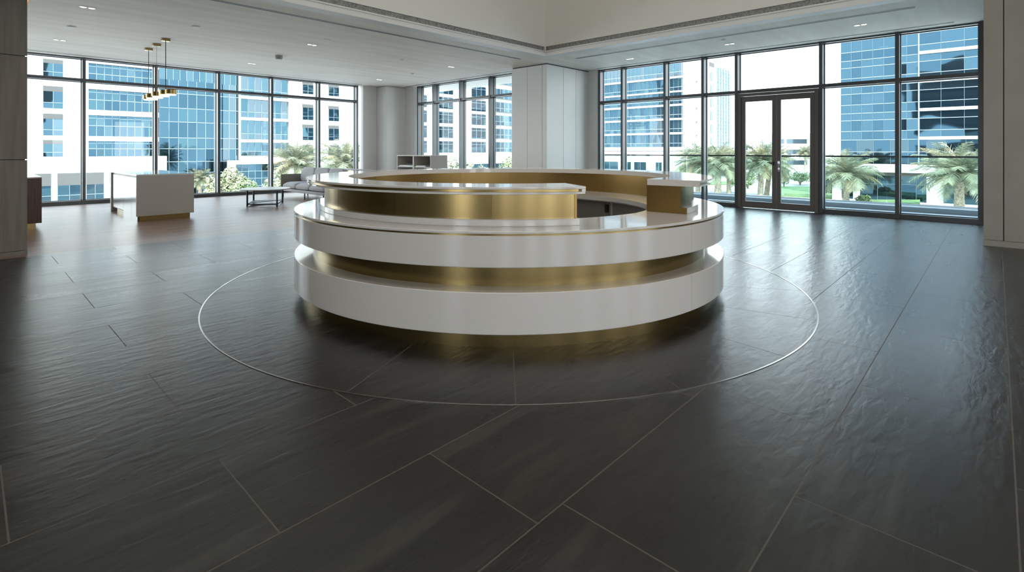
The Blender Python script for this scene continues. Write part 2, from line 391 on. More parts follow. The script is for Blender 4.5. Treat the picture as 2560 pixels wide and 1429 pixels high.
# ------------------------------------------------------------------ walls and columns
def panelled(name, label, x0, x1, y0, y1, z1, m, grooves_x=(), grooves_y=(), hjoints=(), top=True, base=0.0, xf=None, yf=None, cat='wall'):
    """block with flush cladding panels and open joints; xf = x of visible X-face, yf = y of visible Y-face"""
    bb = MB(); g = 0.006; dpt = 0.02
    bb.box(x0+dpt, x1-dpt, y0+dpt, y1-dpt, 0, z1, 1)
    zs = [base] + list(hjoints) + [z1 - (0.03 if top else 0)]
    if yf is not None:
        xs = [x0] + list(grooves_x) + [x1]
        for i in range(len(xs)-1):
            for j in range(len(zs)-1):
                ya, yb = (yf, yf+dpt) if yf == y0 else (yf-dpt, yf)
                bb.box(xs[i]+(g if i else 0), xs[i+1]-(g if i < len(xs)-2 else 0), ya, yb, zs[j]+(g if j else 0), zs[j+1]-(g if j < len(zs)-2 else 0))
    if xf is not None:
        ys = [y0+dpt] + list(grooves_y) + [y1]
        for i in range(len(ys)-1):
            for j in range(len(zs)-1):
                bb.box(xf, xf+dpt, ys[i]+(g if i else 0), ys[i+1]-(g if i < len(ys)-2 else 0), zs[j]+(g if j else 0), zs[j+1]-(g if j < len(zs)-2 else 0))
    return struct(bb.build(name, [m, M['dark']]), label, cat)
# wall / pier between terrace and corner glazing
panelled('wall_pier', 'panelled pier between the corner windows and the terrace windows', 10.35, 12.45, 8.50, 9.75, ZC, M['wall'],
         grooves_x=(11.05, 11.62), grooves_y=(8.66, 9.18), xf=10.35, yf=8.50)
# pier beside, thin return to the glazing frame
# far corner column and walls
b = MB(); b.box(10.1, 10.95, 15.58, 16.2, 0, ZC)
struct(b.build('wall_corner_column', M['wall'], bevel=0.04), 'pale boxed column in the far corner of the lounge', 'column')
b = MB(); b.box(9.57, 10.1, GY-0.08, GY+0.15, 0, ZC); b.box(10.1, 11.2, GY-0.05, GY+0.15, 0, ZC)
struct(b.build('wall_corner_left', M['wall']), 'narrow pale wall left of the corner column', 'wall')
b = MB(); b.box(MX-0.08, MX+0.15, 15.1, GY+0.15, 0, ZC)
struct(b.build('wall_corner_right', M['wall']), 'narrow pale wall right of the corner column', 'wall')
# near right wall
panelled('wall_right', 'greige panelled wall at the right edge with a shadow groove', 9.62, 12.5, -8.5, 0.13, ZC, M['panel'],
         grooves_y=(-6, -4.5, -3.0, -1.5, -0.07), xf=9.62, top=False, base=0.085)
b = MB(); b.box(9.61, 9.64, -8.5, 0.135, 0, 0.08); 
struct(b.build('baseboard_right', M['panel']), 'greige skirting at the foot of the right wall', 'baseboard')
# near left wall
panelled('wall_left', 'limed wood clad wall at the left edge with horizontal joints', -7.5, 0.537, 8.89, 9.68, ZC, M['oakwall'],
         hjoints=(1.19, 2.49), yf=8.89, top=False, base=0.055)
b = MB(); b.box(-7.5, 0.54, 8.88, 8.91, 0, 0.05)
struct(b.build('baseboard_left', M['oakwall']), 'wooden skirting at the foot of the left wall', 'baseboard')
# walls behind the viewer, with tall openings that let daylight in
b = MB()
ys = [(-8.5, -7.4), (-5.9, -1.2), (0.4, 16.5)]
for a0, a1 in ys: b.box(-7.7, -7.5, a0, a1, 0, ZC)
b.box(-7.7, -7.5, -8.5, 16.5, 3.2, ZC+0.3)
struct(b.build('wall_back', M['wall']), 'pale wall with tall openings behind the entrance', 'wall')
b = MB()
xs = [(-7.7, -6.0), (-4.4, -2.9), (-1.2, 0.4), (2.0, 3.6), (5.2, 6.6), (8.2, 12.6)]
for a0, a1 in xs: b.box(a0, a1, -8.7, -8.5, 0, ZC)
b.box(-7.7, 12.6, -8.7, -8.5, 3.2, ZC+0.3)
struct(b.build('wall_near', M['wall']), 'pale wall with tall openings on the near side', 'wall')
# storeys above (seen mirrored in the tower opposite)
b = MB(); b.box(-9, 13.2, -14, 17.5, 8.2, 23)
struct(b.build('wall_upper_storeys', M['blind']), 'grey outer walls of the storeys above the lobby', 'wall')

# ------------------------------------------------------------------ glazing
def win(name, axis, plane, cuts, zt, label, depth=0.20, fw=0.065, skip=(), z1=ZC):
    """axis 'x': runs along X on plane Y ; axis 'y': runs along Y on plane X.  cuts = mullion centre positions"""
    cuts = sorted(cuts)
    root = thing(name, ((cuts[0], plane, 0) if axis == 'x' else (plane, cuts[0], 0)), label, 'window', None, 'structure')
    def bx(mb, u0, u1, n0, n1, z0, z1_, mi=0):
        if axis == 'x': mb.box(u0, u1, plane+n0, plane+n1, z0, z1_, mi)
        else: mb.box(plane+n0, plane+n1, u0, u1, z0, z1_, mi)
    h = fw/2
    for c in cuts:
        m_ = MB(); bx(m_, c-h, c+h, -0.02, depth, 0.0, z1); m_.build('mullion', M['frame'], root)
    for i in range(len(cuts)-1):
        u0, u1 = cuts[i]+h, cuts[i+1]-h
        segs = [(0.09, zt-0.035), (zt+0.035, z1-0.03)]
        if i in skip: segs = segs[1:]
        for z0_, z1_ in segs:
            m_ = MB(); bx(m_, u0, u1, 0.155, 0.17, z0_, z1_); m_.build('pane', M['pane'], root)
            m_ = MB(); e_ = 0.014
            bx(m_, u0, u0+e_, 0.14, 0.185, z0_, z1_); bx(m_, u1-e_, u1, 0.14, 0.185, z0_, z1_)
            bx(m_, u0+e_, u1-e_, 0.14, 0.185, z0_, z0_+e_); bx(m_, u0+e_, u1-e_, 0.14, 0.185, z1_-e_, z1_)
            m_.build('glazing_bead', M['frame'], root)
        m_ = MB(); bx(m_, u0, u1, 0.0, 0.19, zt-0.035, zt+0.035); m_.build('transom', M['frame'], root)
        if i not in skip:
            m_ = MB(); bx(m_, u0, u1, 0.0, 0.19, 0.0, 0.09); m_.build('sill', M['frame'], root)
        m_ = MB(); bx(m_, u0, u1, 0.02, 0.19, z1-0.03, z1); m_.build('head', M['frame'], root)
    return root
lc = [-6.3, -4.5, -2.7, -0.9] + [on_y(p, GY) for p in (210, 390, 547, 680, 798, 893)]
lc[3] = lc[4] - 1.85; lc[2] = lc[3]-1.8; lc[1] = lc[2]-1.8; lc[0] = lc[1]-1.8
lc = [c for c in lc if c > -7.4]
win('window_1', 'x', GY, lc, 3.03, 'tall dark framed glazing along the far side of the lounge')
mc = [on_x(p, MX) for p in (1045, 1083, 1150, 1224, 1300)]
win('window_2', 'y', MX, mc, 2.97, 'dark framed glazing in the far corner behind the bookcase', depth=0.24)
rc = [on_x(p, GX) for p in (2453, 2243, 2052, 1841, 1757, 1662, 1555, 1499)]
win('window_3', 'y', GX, rc, 2.66, 'dark framed glazing facing the terrace, beside the double doors', skip=(2,))

b = MB(); b.box(12.2, 12.46, max(rc)+0.034, 8.5, 0, ZC)
struct(b.build('wall_pier_return', M['wall']), 'slim pale wall strip between the pier and the terrace windows', 'wall')
# double doors
yd0, yd1 = sorted(rc)[2] + 0.04, sorted(rc)[3] - 0.04
root = thing('door_1', (GX, yd0, 0), 'bronze framed glass double doors opening to the terrace', 'door', None, 'structure')
f = MB(); f.box(GX-0.03, GX+0.14, yd0, yd0+0.07, 0, 2.61); f.box(GX-0.03, GX+0.14, yd1-0.07, yd1, 0, 2.61)
f.box(GX-0.03, GX+0.14, yd0+0.07, yd1-0.07, 2.55, 2.61); f.build('door_frame', M['bronze'], root)
ym = (yd0+yd1)/2
for (u0, u1, s) in ((yd0+0.075, ym-0.004, 1), (ym+0.004, yd1-0.075, 0)):
    lf = MB(); x0, x1 = GX-0.01, GX+0.05; st = 0.085
    lf.box(x0, x1, u0, u0+st, 0.01, 2.54); lf.box(x0, x1, u1-st, u1, 0.01, 2.54)
    lf.box(x0, x1, u0+st, u1-st, 0.01, 0.155); lf.box(x0, x1, u0+st, u1-st, 2.42, 2.54)
    leaf = lf.build('door_leaf', M['bronze'], root, bevel=0.004)
    m_ = MB(); m_.box(GX+0.015, GX+0.025, u0+st, u1-st, 0.155, 2.42); m_.build('pane', M['pane'], leaf)
    yh = (u0 + 0.05) if not s else (u1 - 0.05)
    if s:
        hm = MB(); hm.box(x0-0.008, x0, yh-0.022, yh+0.022, 0.84, 1.09); hm.cyl((x0-0.03, yh), 0.022, 1.02, 1.07, 16)
        hm.cyl((x0-0.02, yh), 0.013, 0.89, 0.93, 12)
        tag(hm.build('lock_plate', M['chrome'], leaf), 'satin metal lock plate')
    else:
        hm = MB(); hm.box(x0-0.008, x0, yh-0.015, yh+0.015, 0.98, 1.06); hm.tube([(x0, yh, 1.03), (x0-0.05, yh, 1.03), (x0-0.055, yh+0.12, 1.045)], 0.009)
        tag(hm.build('handle', M['black'], leaf), 'black lever handle')

# ------------------------------------------------------------------ terrace
b = MB(); b.box(12.5, 14.0, -6, 9.6, -0.3, -0.02)
struct(b.build('floor', M['balcony']), 'pale paved terrace outside the doors', 'terrace floor')
b = MB(); b.box(14.0, 14.4, -6, 9.6, -0.6, 0.085)
struct(b.build('trim_3', M['curb']), 'grey upstand along the edge of the terrace', 'upstand')
b = MB(); b.box(13.99, 14.42, -6, 9.6, 0.085, 0.10)
struct(b.build('trim_4', M['balcony']), 'pale coping on the terrace upstand', 'coping')
root = thing('glass_balustrade', (14.2, 0, 0.1), 'clear glass balustrade with slim handrail at the terrace edge', 'balustrade')
b = MB(); b.box(14.17, 14.23, -6, 9.6, 1.155, 1.19); b.build('handrail', M['black'], root)
for k in range(10):
    y0 = -6 + k*1.56
    b = MB(); b.box(14.192, 14.208, y0+0.01, y0+1.55, 0.10, 1.155); b.build('glass_panel', M['rail_glass'], root)
b = MB(); b.box(14.175, 14.225, -6, 9.6, 0.10, 0.14); b.build('base_channel', M['chrome'], root)

# ------------------------------------------------------------------ reception desk
def dvec(phi):   # phi = 0 faces the entrance, positive to the right (degrees)
    c, s = math.cos(R(phi)), math.sin(R(phi))
    return (-c*FX + s*FY, -c*FY - s*FX)
def arc(prof, p0=0.0, p1=360.0, step=1.5, mb=None, mi=0):
    """sweep closed profile [(r,z)...] (r may be a function of phi)"""
    mb = mb or MB(); full = abs(p1-p0) >= 359.99
    n = max(2, int(round(abs(p1-p0)/step))); k = len(prof); vs = []; cnt = n if full else n+1
    for i in range(cnt):
        ph = p0 + (p1-p0)*i/n; d = dvec(ph)
        for (r, z) in prof:
            rr = r(ph) if callable(r) else r
            vs.append((DC[0]+d[0]*rr, DC[1]+d[1]*rr, z))
    fs = []
    for i in range(n):
        j = (i+1) % cnt
        for q in range(k):
            q2 = (q+1) % k
            fs.append((i*k+q, j*k+q, j*k+q2, i*k+q2))
    if not full: fs += [tuple(range(k)), tuple(range((cnt-1)*k+k-1, (cnt-1)*k-1, -1))]
    return mb.add(vs, fs, mi)
def rect(r0, r1, z0, z1, ch=0.0):
    if not ch: return [(r0,z0),(r1,z0),(r1,z1),(r0,z1)]
    return [(r0,z0),(r1-ch,z0),(r1,z0+ch),(r1,z1-ch),(r1-ch,z1),(r0,z1)]
def seamed(prof, p0, p1, seams, gap):
    mb = MB(); s = sorted([x for x in seams if p0 < x < p1])
    edges = [p0] + s + [p1]
    for i in range(len(edges)-1):
        arc(prof, edges[i] + (gap/2 if i else 0), edges[i+1] - (gap/2 if i < len(edges)-2 else 0), mb=mb)
    return mb
desk = thing('reception_desk', (DC[0], DC[1], 0), 'large circular white and brass tiered reception desk on the slate floor', 'reception desk')
SE = -79.2
arc(rect(1.55, 2.02, 0.0, 0.106)).build('plinth', M['brass'], desk, smooth=True)
seamed(rect(1.55, 2.094, 0.104, 0.379, 0.004), SE, SE+360, (40.8, 160.8), 0.07).build('lower_drum', M['white'], desk, smooth=True)
arc(rect(1.56, 1.93, 0.379, 0.541)).build('lower_brass_band', M['brass'], desk, smooth=True)
seamed(rect(1.55, 2.094, 0.540, 0.747, 0.004), SE, SE+360, (40.8, 160.8), 0.07).build('upper_drum', M['white'], desk, smooth=True)
arc(rect(1.56, 2.078, 0.747, 0.760)).build('brass_reveal', M['brass'], desk, smooth=True)
arc(rect(1.53, 2.096, 0.760, 0.778, 0.003)).build('worktop', M['whitegloss'], desk, smooth=True)
T0, T1 = 50.8, 360 + 15.4
arc(rect(1.69, 1.885, 0.778, 0.826, 0.003), T0+0.6, T1).build('step', M['whitegloss'], desk, smooth=True)
seams = [T0 + 23.5*k for k in range(1, 14)]
seamed(rect(1.69, 1.835, 0.826, 1.006), T0+0.5, T1-0.5, seams, 0.05).build('upper_brass_band', M['brass'], desk, smooth=True)
seamed(rect(1.645, 1.69, 0.778, 1.006), T0+0.5, T1-0.5, [T0+12+23.5*k for k in range(14)], 0.05).build('inner_brass_band', M['brassdull'], desk, smooth=True)
def cin(ph):
    q = ph - T0
    return 1.545 + 0.075*min(1, q/22) if q < 22 else (1.62 - 0.02*max(0, min(1, (ph-(T1-20))/20)))
arc([(cin,1.006),(1.985,1.006),(1.988,1.009),(1.988,1.020),(1.985,1.022),(1.95,1.022),(1.95,1.041),(1.992,1.041),(1.995,1.044),(1.995,1.055),(1.992,1.058),(cin,1.058)],
    T0, T1).build('counter_top', M['whitegloss'], desk, smooth=True)
arc(rect(1.94, 1.962, 1.0225, 1.0405), T0+0.8, T1-0.8).build('counter_brass_reveal', M['brass'], desk, smooth=True)
for qa, qb in ((T0-0.02, T0+0.8), (T1-0.8, T1+0.02)):
    arc(rect(1.94, 1.992, 1.0222, 1.0408), qa, qb).build('counter_end_cap', M['white'], desk)
# brass end panels with stepped outline
for (pa, pb, r0) in ((T0-0.0, T0+0.6, 1.54), (T1-0.6, T1-0.0, 1.60)):
    prof = [(r0,0.7785),(1.886,0.7785),(1.886,0.828),(1.838,0.828),(1.838,1.0055),(r0,1.0055)]
    if r0 > 1.55: prof = [(r0,0.7785),(1.688,0.7785),(1.688,0.8265),(1.838,0.8265),(1.838,1.0055),(r0,1.0055)]
    arc(prof, pa, pb, step=0.3).build('end_panel', M['brassdull'], desk)
# inner worktop on the staff side
def rin(ph):
    q = ph % 360
    if q > 180: q = 360 - q
    pts = [(0,1.535),(40,1.535),(55,1.51),(73,1.40),(98,1.22),(122,1.07),(180,1.0)]
    for (a0, v0), (a1, v1) in zip(pts, pts[1:]):
        if q <= a1:
            t = (q-a0)/(a1-a0); t = t*t*(3-2*t) if a0 == 0 else t
            return v0 + (v1-v0)*t
    return 1.0
def rsm(ph): return sum(rin(ph+dd) for dd in (-12,-8,-4,0,4,8,12))/7
arc([(lambda p: rsm(p), 0.733), (1.56, 0.733), (1.56, 0.7775), (lambda p: rsm(p), 0.7775)], 46, 314, step=2).build('inner_worktop', M['white'], desk, smooth=True)
arc([(lambda p: rsm(p)+0.02, 0.718), (lambda p: rsm(p)+0.04, 0.718), (lambda p: rsm(p)+0.04, 0.733), (lambda p: rsm(p)+0.02, 0.733)], 60, 300, step=2).build('inner_worktop_lip', M['cabedge'], desk, smooth=True)
cabs = [(62, 80), (80, 107.6), (108.6, 135), (136, 170), (171, 205), (206, 240), (241, 275), (276, 300)]
for a0, a1 in cabs:
    arc([(lambda p: rsm(p)+0.06, 0.02), (lambda p: rsm(p)+0.09, 0.02), (lambda p: rsm(p)+0.09, 0.718), (lambda p: rsm(p)+0.06, 0.718)], a0, a1, step=2).build('cabinet_panel', M['cab'], desk, smooth=True)
for a0 in (79.6, 107.6, 135, 170, 205, 240, 275):
    arc([(lambda p: rsm(p)+0.05, 0.02), (lambda p: rsm(p)+0.09, 0.02), (lambda p: rsm(p)+0.09, 0.718), (lambda p: rsm(p)+0.05, 0.718)], a0, a0+1.0, step=1).build('cabinet_divider', M['cabedge'], desk)
arc([(lambda p: rsm(p)+0.045, 0.60), (lambda p: rsm(p)+0.06, 0.60), (lambda p: rsm(p)+0.06, 0.69), (lambda p: rsm(p)+0.045, 0.69)], 110.4, 112.6, step=1).build('cable_outlet', M['black'], desk)

# inlay ring in the floor
arc(rect(2.795, 2.805, -0.002, 0.0025), step=1.0).build('trim_5', M['steel'], smooth=True)
struct(bpy.data.objects['trim_5'], 'thin metal inlay ring in the floor around the desk', 'inlay')

# ------------------------------------------------------------------ island and side cabinet
def island(x0, x1, y0, y1, label, cat):
    r_ = thing('display_island', ((x0+x1)/2, (y0+y1)/2, 0), label, cat)
    m_ = MB(); m_.box(x0, x1, y0, y1, 0.84, 0.865); m_.build('countertop', M['islandtop'], r_, bevel=0.003)
    m_ = MB(); m_.box(x0, x1, y0, y0+0.03, 0.095, 0.84); m_.build('front_panel', M['island'], r_, bevel=0.002)
    m_ = MB(); m_.box(x0, x1, y1-0.1, y1, 0.0, 0.84); m_.build('back_leg', M['island'], r_, bevel=0.002)
    m_ = MB(); m_.box(x0+0.05, x1-0.06, y0+0.035, y1-0.45, 0.0, 0.095); m_.build('plinth', M['brass'], r_)
    m_ = MB(); m_.box(x0+0.04, x1-0.02, y0+0.03, y1-0.1, 0.095, 0.84); m_.build('body', M['cabedge'], r_)
    ys = [y0+0.035, y0+0.5, y0+0.56, y0+1.2, y0+1.26, y1-0.102]
    for i in range(0, 5):
        m_ = MB(); m_.box(x0+0.022, x0+0.039, ys[i]+0.002, ys[i+1]-0.002, 0.0 if i < 4 else 0.12, 0.80); m_.build('door', M['steel'], r_)
    return r_
island(2.15, 3.08, 11.47, 13.95, 'white topped island with steel doors and brass plinth under the pendant lamp', 'island')
r_ = thing('sideboard', (0.3, 11.9, 0), 'dark timber cabinet with pale top partly hidden by the left wall', 'cabinet')
m_ = MB(); m_.box(-0.5, 0.87, 11.5, 13.6, 0.85, 0.872); m_.build('countertop', M['islandtop'], r_, bevel=0.003)
m_ = MB(); m_.box(-0.5, 0.87, 11.5, 13.6, 0.11, 0.85); m_.build('body', M['darkwood'], r_, bevel=0.002)
m_ = MB(); m_.box(-0.45, 0.80, 11.56, 13.5, 0.0, 0.11); m_.build('plinth', M['brass'], r_)

# ------------------------------------------------------------------ pendant lamp
r_ = thing('pendant_lamp', (2.8, 13.0, ZC), 'brass pendant lamp of clustered discs hanging above the island', 'pendant lamp')
for (yy, th) in ((13.74, 0.006), (13.05, 0.003), (12.32, 0.007)):
    m_ = MB(); m_.box(2.73, 2.87, yy-0.06, yy+0.06, ZC-0.05, ZC); m_.build('ceiling_canopy', M['brass'], r_, bevel=0.004)
    m_ = MB(); m_.tube([(2.8, yy, ZC-0.045), (2.8, yy, 2.52)], th, 6); m_.build('rod', M['black'] if th > 0.004 else M['brass'], r_)
for k, (ox, yy) in enumerate(((0, 13.78), (0.05, 13.58), (-0.03, 13.36), (0.04, 13.1), (-0.03, 12.86), (0.04, 12.6), (0, 12.36), (0.06, 12.18))):
    m_ = MB(); m_.cyl((2.8+ox, yy), 0.10, 2.45, 2.54, 24); sh = m_.build('brass_shade', M['brass'], r_, smooth=True, bevel=0.004)
    m_ = MB(); m_.cyl((2.8+ox, yy), 0.086, 2.428, 2.451, 24); m_.build('lens', M['lampglow'], sh, smooth=True)
m_ = MB(); m_.tube([(2.8, 12.2, 2.49), (2.8, 13.8, 2.49)], 0.01, 6); m_.build('rail', M['brass'], r_)

# ------------------------------------------------------------------ coffee table
cx, cy = ground_pt(663, 12.4)
r_ = thing('coffee_table', (cx, cy, 0), 'round coffee table with thin dark metal legs by the sofa', 'coffee table')
m_ = MB(); m_.cyl((cx, cy), 0.52, 0.372, 0.385, 64, r2=0.56); m_.cyl((cx, cy), 0.56, 0.385, 0.40, 64)
m_.build('tabletop', M['tabletop'], r_, smooth=True)
feet = [floor_pt(618, 516), floor_pt(692.5, 516), floor_pt(706, 506), floor_pt(634, 507)]
for (x_, y_) in feet:
    m_ = MB(); m_.box(x_-0.016, x_+0.016, y_-0.016, y_+0.016, 0.0, 0.372); m_.build('leg', M['black'], r_)
m_ = MB()
for i in (0, 1, 3):
    p, q = feet[i], feet[(i+1) % 4]
    m_.tube([(p[0], p[1], 0.05), (q[0], q[1], 0.05)], 0.012, 6)
m_.build('stretcher', M['black'], r_)
m_ = MB(); m_.add([(feet[0][0],feet[0][1],0.06),(feet[2][0],feet[2][1],0.06),(feet[3][0],feet[3][1],0.06),
                   (feet[0][0],feet[0][1],0.07),(feet[2][0],feet[2][1],0.07),(feet[3][0],feet[3][1],0.07)],
                  [(0,1,2),(5,4,3),(0,3,4,1),(1,4,5,2),(2,5,3,0)])
m_.build('lower_shelf', M['black'], r_)

# ------------------------------------------------------------------ sofa
def cushion(mb, x0, x1, y0, y1, z0, z1, puff=0.02):
    """soft block: grid box with bulged top"""
    nx = ny = 8; vs = []; fs = []
    def P(i, j, top):
        u, v = i/nx, j/ny; e_ = min(1, 6*min(u, 1-u, v, 1-v)); e_ = math.sin(e_*math.pi/2)
        z = (z1 - 0.05 + (0.05+puff)*e_) if top else z0 + 0.02*(1-e_)
        return (x0+(x1-x0)*u, y0+(y1-y0)*v, z)
    for top in (0, 1):
        for i in range(nx+1):
            for j in range(ny+1): vs.append(P(i, j, top))
    N_ = (nx+1)*(ny+1); ix = lambda i, j, t_: t_*N_ + i*(ny+1)+j
    for i in range(nx):
        for j in range(ny):
            fs.append((ix(i,j,1),ix(i+1,j,1),ix(i+1,j+1,1),ix(i,j+1,1))); fs.append((ix(i,j+1,0),ix(i+1,j+1,0),ix(i+1,j,0),ix(i,j,0)))
    for i in range(nx):
        fs.append((ix(i,0,0),ix(i+1,0,0),ix(i+1,0,1),ix(i,0,1))); fs.append((ix(i+1,ny,0),ix(i,ny,0),ix(i,ny,1),ix(i+1,ny,1)))
    for j in range(ny):
        fs.append((ix(0,j+1,0),ix(0,j,0),ix(0,j,1),ix(0,j+1,1))); fs.append((ix(nx,j,0),ix(nx,j+1,0),ix(nx,j+1,1),ix(nx,j,1)))
    mb.add(vs, fs)
r_ = thing('sofa', (6.6, 13.5, 0), 'grey fabric three seat sofa with taupe arm on slim legs behind the desk', 'sofa')
sx0, sy0, sy1 = 6.13, 12.25, 14.78
m_ = MB(); m_.box(sx0, sx0+0.85, sy0, sy1, 0.175, 0.25); m_.build('base', M['sofa'], r_, bevel=0.012)
for k in range(3):
    m_ = MB(); cushion(m_, sx0, sx0+0.68, sy0+0.02+k*0.81, sy0+0.02+(k+1)*0.81-0.01, 0.25, 0.41, 0.025)
    m_.build('seat_cushion', M['sofa'], r_, smooth=True, subsurf=1)
m_ = MB(); m_.box(sx0+0.72, sx0+0.85, sy0, sy1, 0.25, 0.70); m_.build('back_frame', M['sofaside'], r_, bevel=0.02)
for k in range(3):
    o = MB(); cushion(o, -0.09, 0.09, -0.40, 0.40, -0.2, 0.2, 0.015)
    ob = o.build('back_cushion', M['sofa'], None, smooth=True, subsurf=1)
    ob.parent = r_; ob.location = Vector((sx0+0.63, sy0+0.43+k*0.81, 0.62)) - Vector(r_.location); ob.rotation_euler = (0, R(10), 0)
m_ = MB(); m_.box(sx0+0.02, sx0+0.85, sy1, sy1+0.07, 0.19, 0.64); m_.build('arm', M['sofaside'], r_, bevel=0.015)
for (x_, y_) in ((0.06, 0.1), (0.06, 1.15), (0.06, 2.5), (0.78, 0.1), (0.78, 1.15), (0.78, 2.5)):
    m_ = MB(); m_.box(sx0+x_-0.012, sx0+x_+0.012, sy0+y_-0.012, sy0+y_+0.012, 0, 0.176); m_.build('leg', M['black'], r_)

# console table behind the sofa
r_ = thing('console_table', (8.0, 14.2, 0), 'slim dark console table standing behind the sofa', 'console table')
m_ = MB(); m_.box(7.85, 8.2, 13.0, 15.5, 0.725, 0.75); m_.build('tabletop', M['cab'], r_, bevel=0.003)
for (x_, y_) in ((7.88, 13.6), (7.88, 15.4), (8.17, 13.6), (8.17, 15.4)):
    m_ = MB(); m_.box(x_-0.012, x_+0.012, y_-0.012, y_+0.012, 0, 0.726); m_.build('leg', M['black'], r_)

# bookcase
bx0, by0, bw, bl = 9.3, 12.0, 0.62, 1.72
r_ = thing('bookcase', (bx0, by0, 0), 'low pale open bookcase standing before the corner windows', 'bookcase')
m_ = MB(); m_.box(bx0, bx0+bw, by0, by0+bl, 1.14, 1.17); m_.build('top', M['cabedge'], r_, bevel=0.002)
m_ = MB(); m_.box(bx0+bw-0.02, bx0+bw, by0+0.03, by0+bl-0.03, 0.0, 1.14); m_.build('back_panel', M['cab'], r_)
for y_ in (by0, by0+bl-0.03):
    m_ = MB(); m_.box(bx0, bx0+bw, y_, y_+0.03, 0.0, 1.14); m_.build('side_panel', M['cabedge'], r_)
m_ = MB(); m_.box(bx0, bx0+bw-0.02, by0+bl/2-0.03, by0+bl/2+0.03, 0.0, 1.14); m_.build('divider', M['cabedge'], r_)
for z_ in (0.04, 0.42, 0.80):
    m_ = MB(); m_.box(bx0+0.01, bx0+bw-0.02, by0+0.03, by0+bl/2-0.03, z_, z_+0.03); m_.box(bx0+0.01, bx0+bw-0.02, by0+bl/2+0.03, by0+bl-0.03, z_, z_+0.03)
    m_.build('shelf', M['cabedge'], r_)
def book(x, y, z, sx, sy, sz, m, label):
    o = MB(); o.box(x, x+sx, y, y+sy, z, z+sz); tag(o.build('magazine', m, bevel=0.003), label, 'magazine')
book(bx0+0.02, by0+0.30, 0.83, 0.3, 0.45, 0.03, M['paper'], 'white magazines in the right bay of the bookcase')
book(bx0+0.05, by0+0.08, 0.83, 0.28, 0.2, 0.06, M['black'], 'black folder in the right bay of the bookcase')
book(bx0+0.02, by0+0.92, 0.83, 0.3, 0.70, 0.03, M['paper'], 'white magazines in the left bay of the bookcase')
book(bx0+0.05, by0+0.93, 0.861, 0.25, 0.35, 0.05, M['black'], 'black folder lying on the magazines in the left bay')

# ------------------------------------------------------------------ ceiling fittings
def ceil_pt(px, py):
    d = FPX*(ZC-H)/(HOR-py); x = tpx(px)*d
    return (FY*x+FX*d, -FX*x+FY*d)
def downlight(px, py, label, twin='x', s=0.055):
    x, y = ceil_pt(px, py)
    r_ = thing('downlight', (x, y, ZC), label, 'downlight', 'recessed twin downlights')
    ex, ey = (s*2, s) if twin == 'x' else (s, s*2)
    m_ = MB(); t_ = 0.012
    m_.box(x-ex, x+ex, y-ey, y-ey+t_, ZC-0.006, ZC); m_.box(x-ex, x+ex, y+ey-t_, y+ey, ZC-0.006, ZC)
    m_.box(x-ex, x-ex+t_, y-ey+t_, y+ey-t_, ZC-0.006, ZC); m_.box(x+ex-t_, x+ex, y-ey+t_, y+ey-t_, ZC-0.006, ZC)
    m_.box(x-ex+t_, x+ex-t_, y-ey+t_, y+ey-t_, ZC-0.002, ZC, 1)
    m_.build('trim_ring', [M['mist'], M['grey']], r_)
    for sg in (-1, 1):
        ox, oy = (sg*s*0.95, 0) if twin == 'x' else (0, sg*s*0.95)
        l_ = MB(); l_.cyl((x+ox, y+oy), 0.042, ZC-0.005, ZC-0.002, 16); l_.build('lamp', M['lamp'], r_)
for (px, py, lb, tw) in ((219, 19, 'largest square twin downlight near the top left of the lounge ceiling', 'x'),
                     (149, 100, 'twin downlight left of the pendant lamp beside the left wall', 'x'),
                     (780, 112, 'twin downlight in the lounge ceiling right of the smoke detector', 'x'),
                     (629, 159, 'twin downlight nearest the lounge windows, left of the smoke detector', 'x'),
                     (948, 199, 'farthest twin downlight before the corner column', 'x'),
                     (1128, 167, 'twin downlight before the corner windows', 'x'),
                     (1575, 147, 'twin downlight near the pier, leftmost above the terrace windows', 'y'),
                     (1824, 110, 'twin downlight above the double doors', 'y'),
                     (2151, 62, 'twin downlight above the right end of the terrace windows', 'y')):
    downlight(px, py, lb, tw)
def disc(px, py, name, label, cat, r, h, m):
    x, y = ceil_pt(px, py); o = MB(); o.cyl((x, y), r*0.8, ZC-h, ZC-h*0.4, 20, r2=r); o.cyl((x, y), r, ZC-h*0.4, ZC, 20)
    return tag(o.build(name, m, smooth=True), label, cat)
disc(179, 66, 'sprinkler_cover', 'small flat disc left of the pendant lamp on the ceiling', 'sprinkler', 0.07, 0.02, M['mist'])
disc(490, 66, 'sprinkler_cover', 'small flat disc right of the pendant lamp on the ceiling', 'sprinkler', 0.07, 0.02, M['mist'])
disc(697, 139, 'smoke_detector', 'round grey smoke detector hanging from the lounge ceiling', 'smoke detector', 0.09, 0.09, M['grey'])
disc(880, 76, 'sprinkler_cover', 'small sprinkler beside the long slot diffuser', 'sprinkler', 0.05, 0.04, M['mist'])
disc(818, 99, 'sprinkler_cover', 'flat disc between the smoke detector and the slot diffuser', 'sprinkler', 0.08, 0.012, M['mist'])
disc(1005, 148, 'sprinkler_cover', 'tiny sprinkler near the middle of the lounge ceiling', 'sprinkler', 0.05, 0.03, M['mist'])
disc(1031, 183, 'sprinkler_cover', 'tiny sprinkler before the corner windows, left of the downlight', 'sprinkler', 0.05, 0.03, M['mist'])
disc(1808, 99, 'sprinkler_cover', 'small sprinkler beside the downlight above the doors', 'sprinkler', 0.05, 0.03, M['mist'])

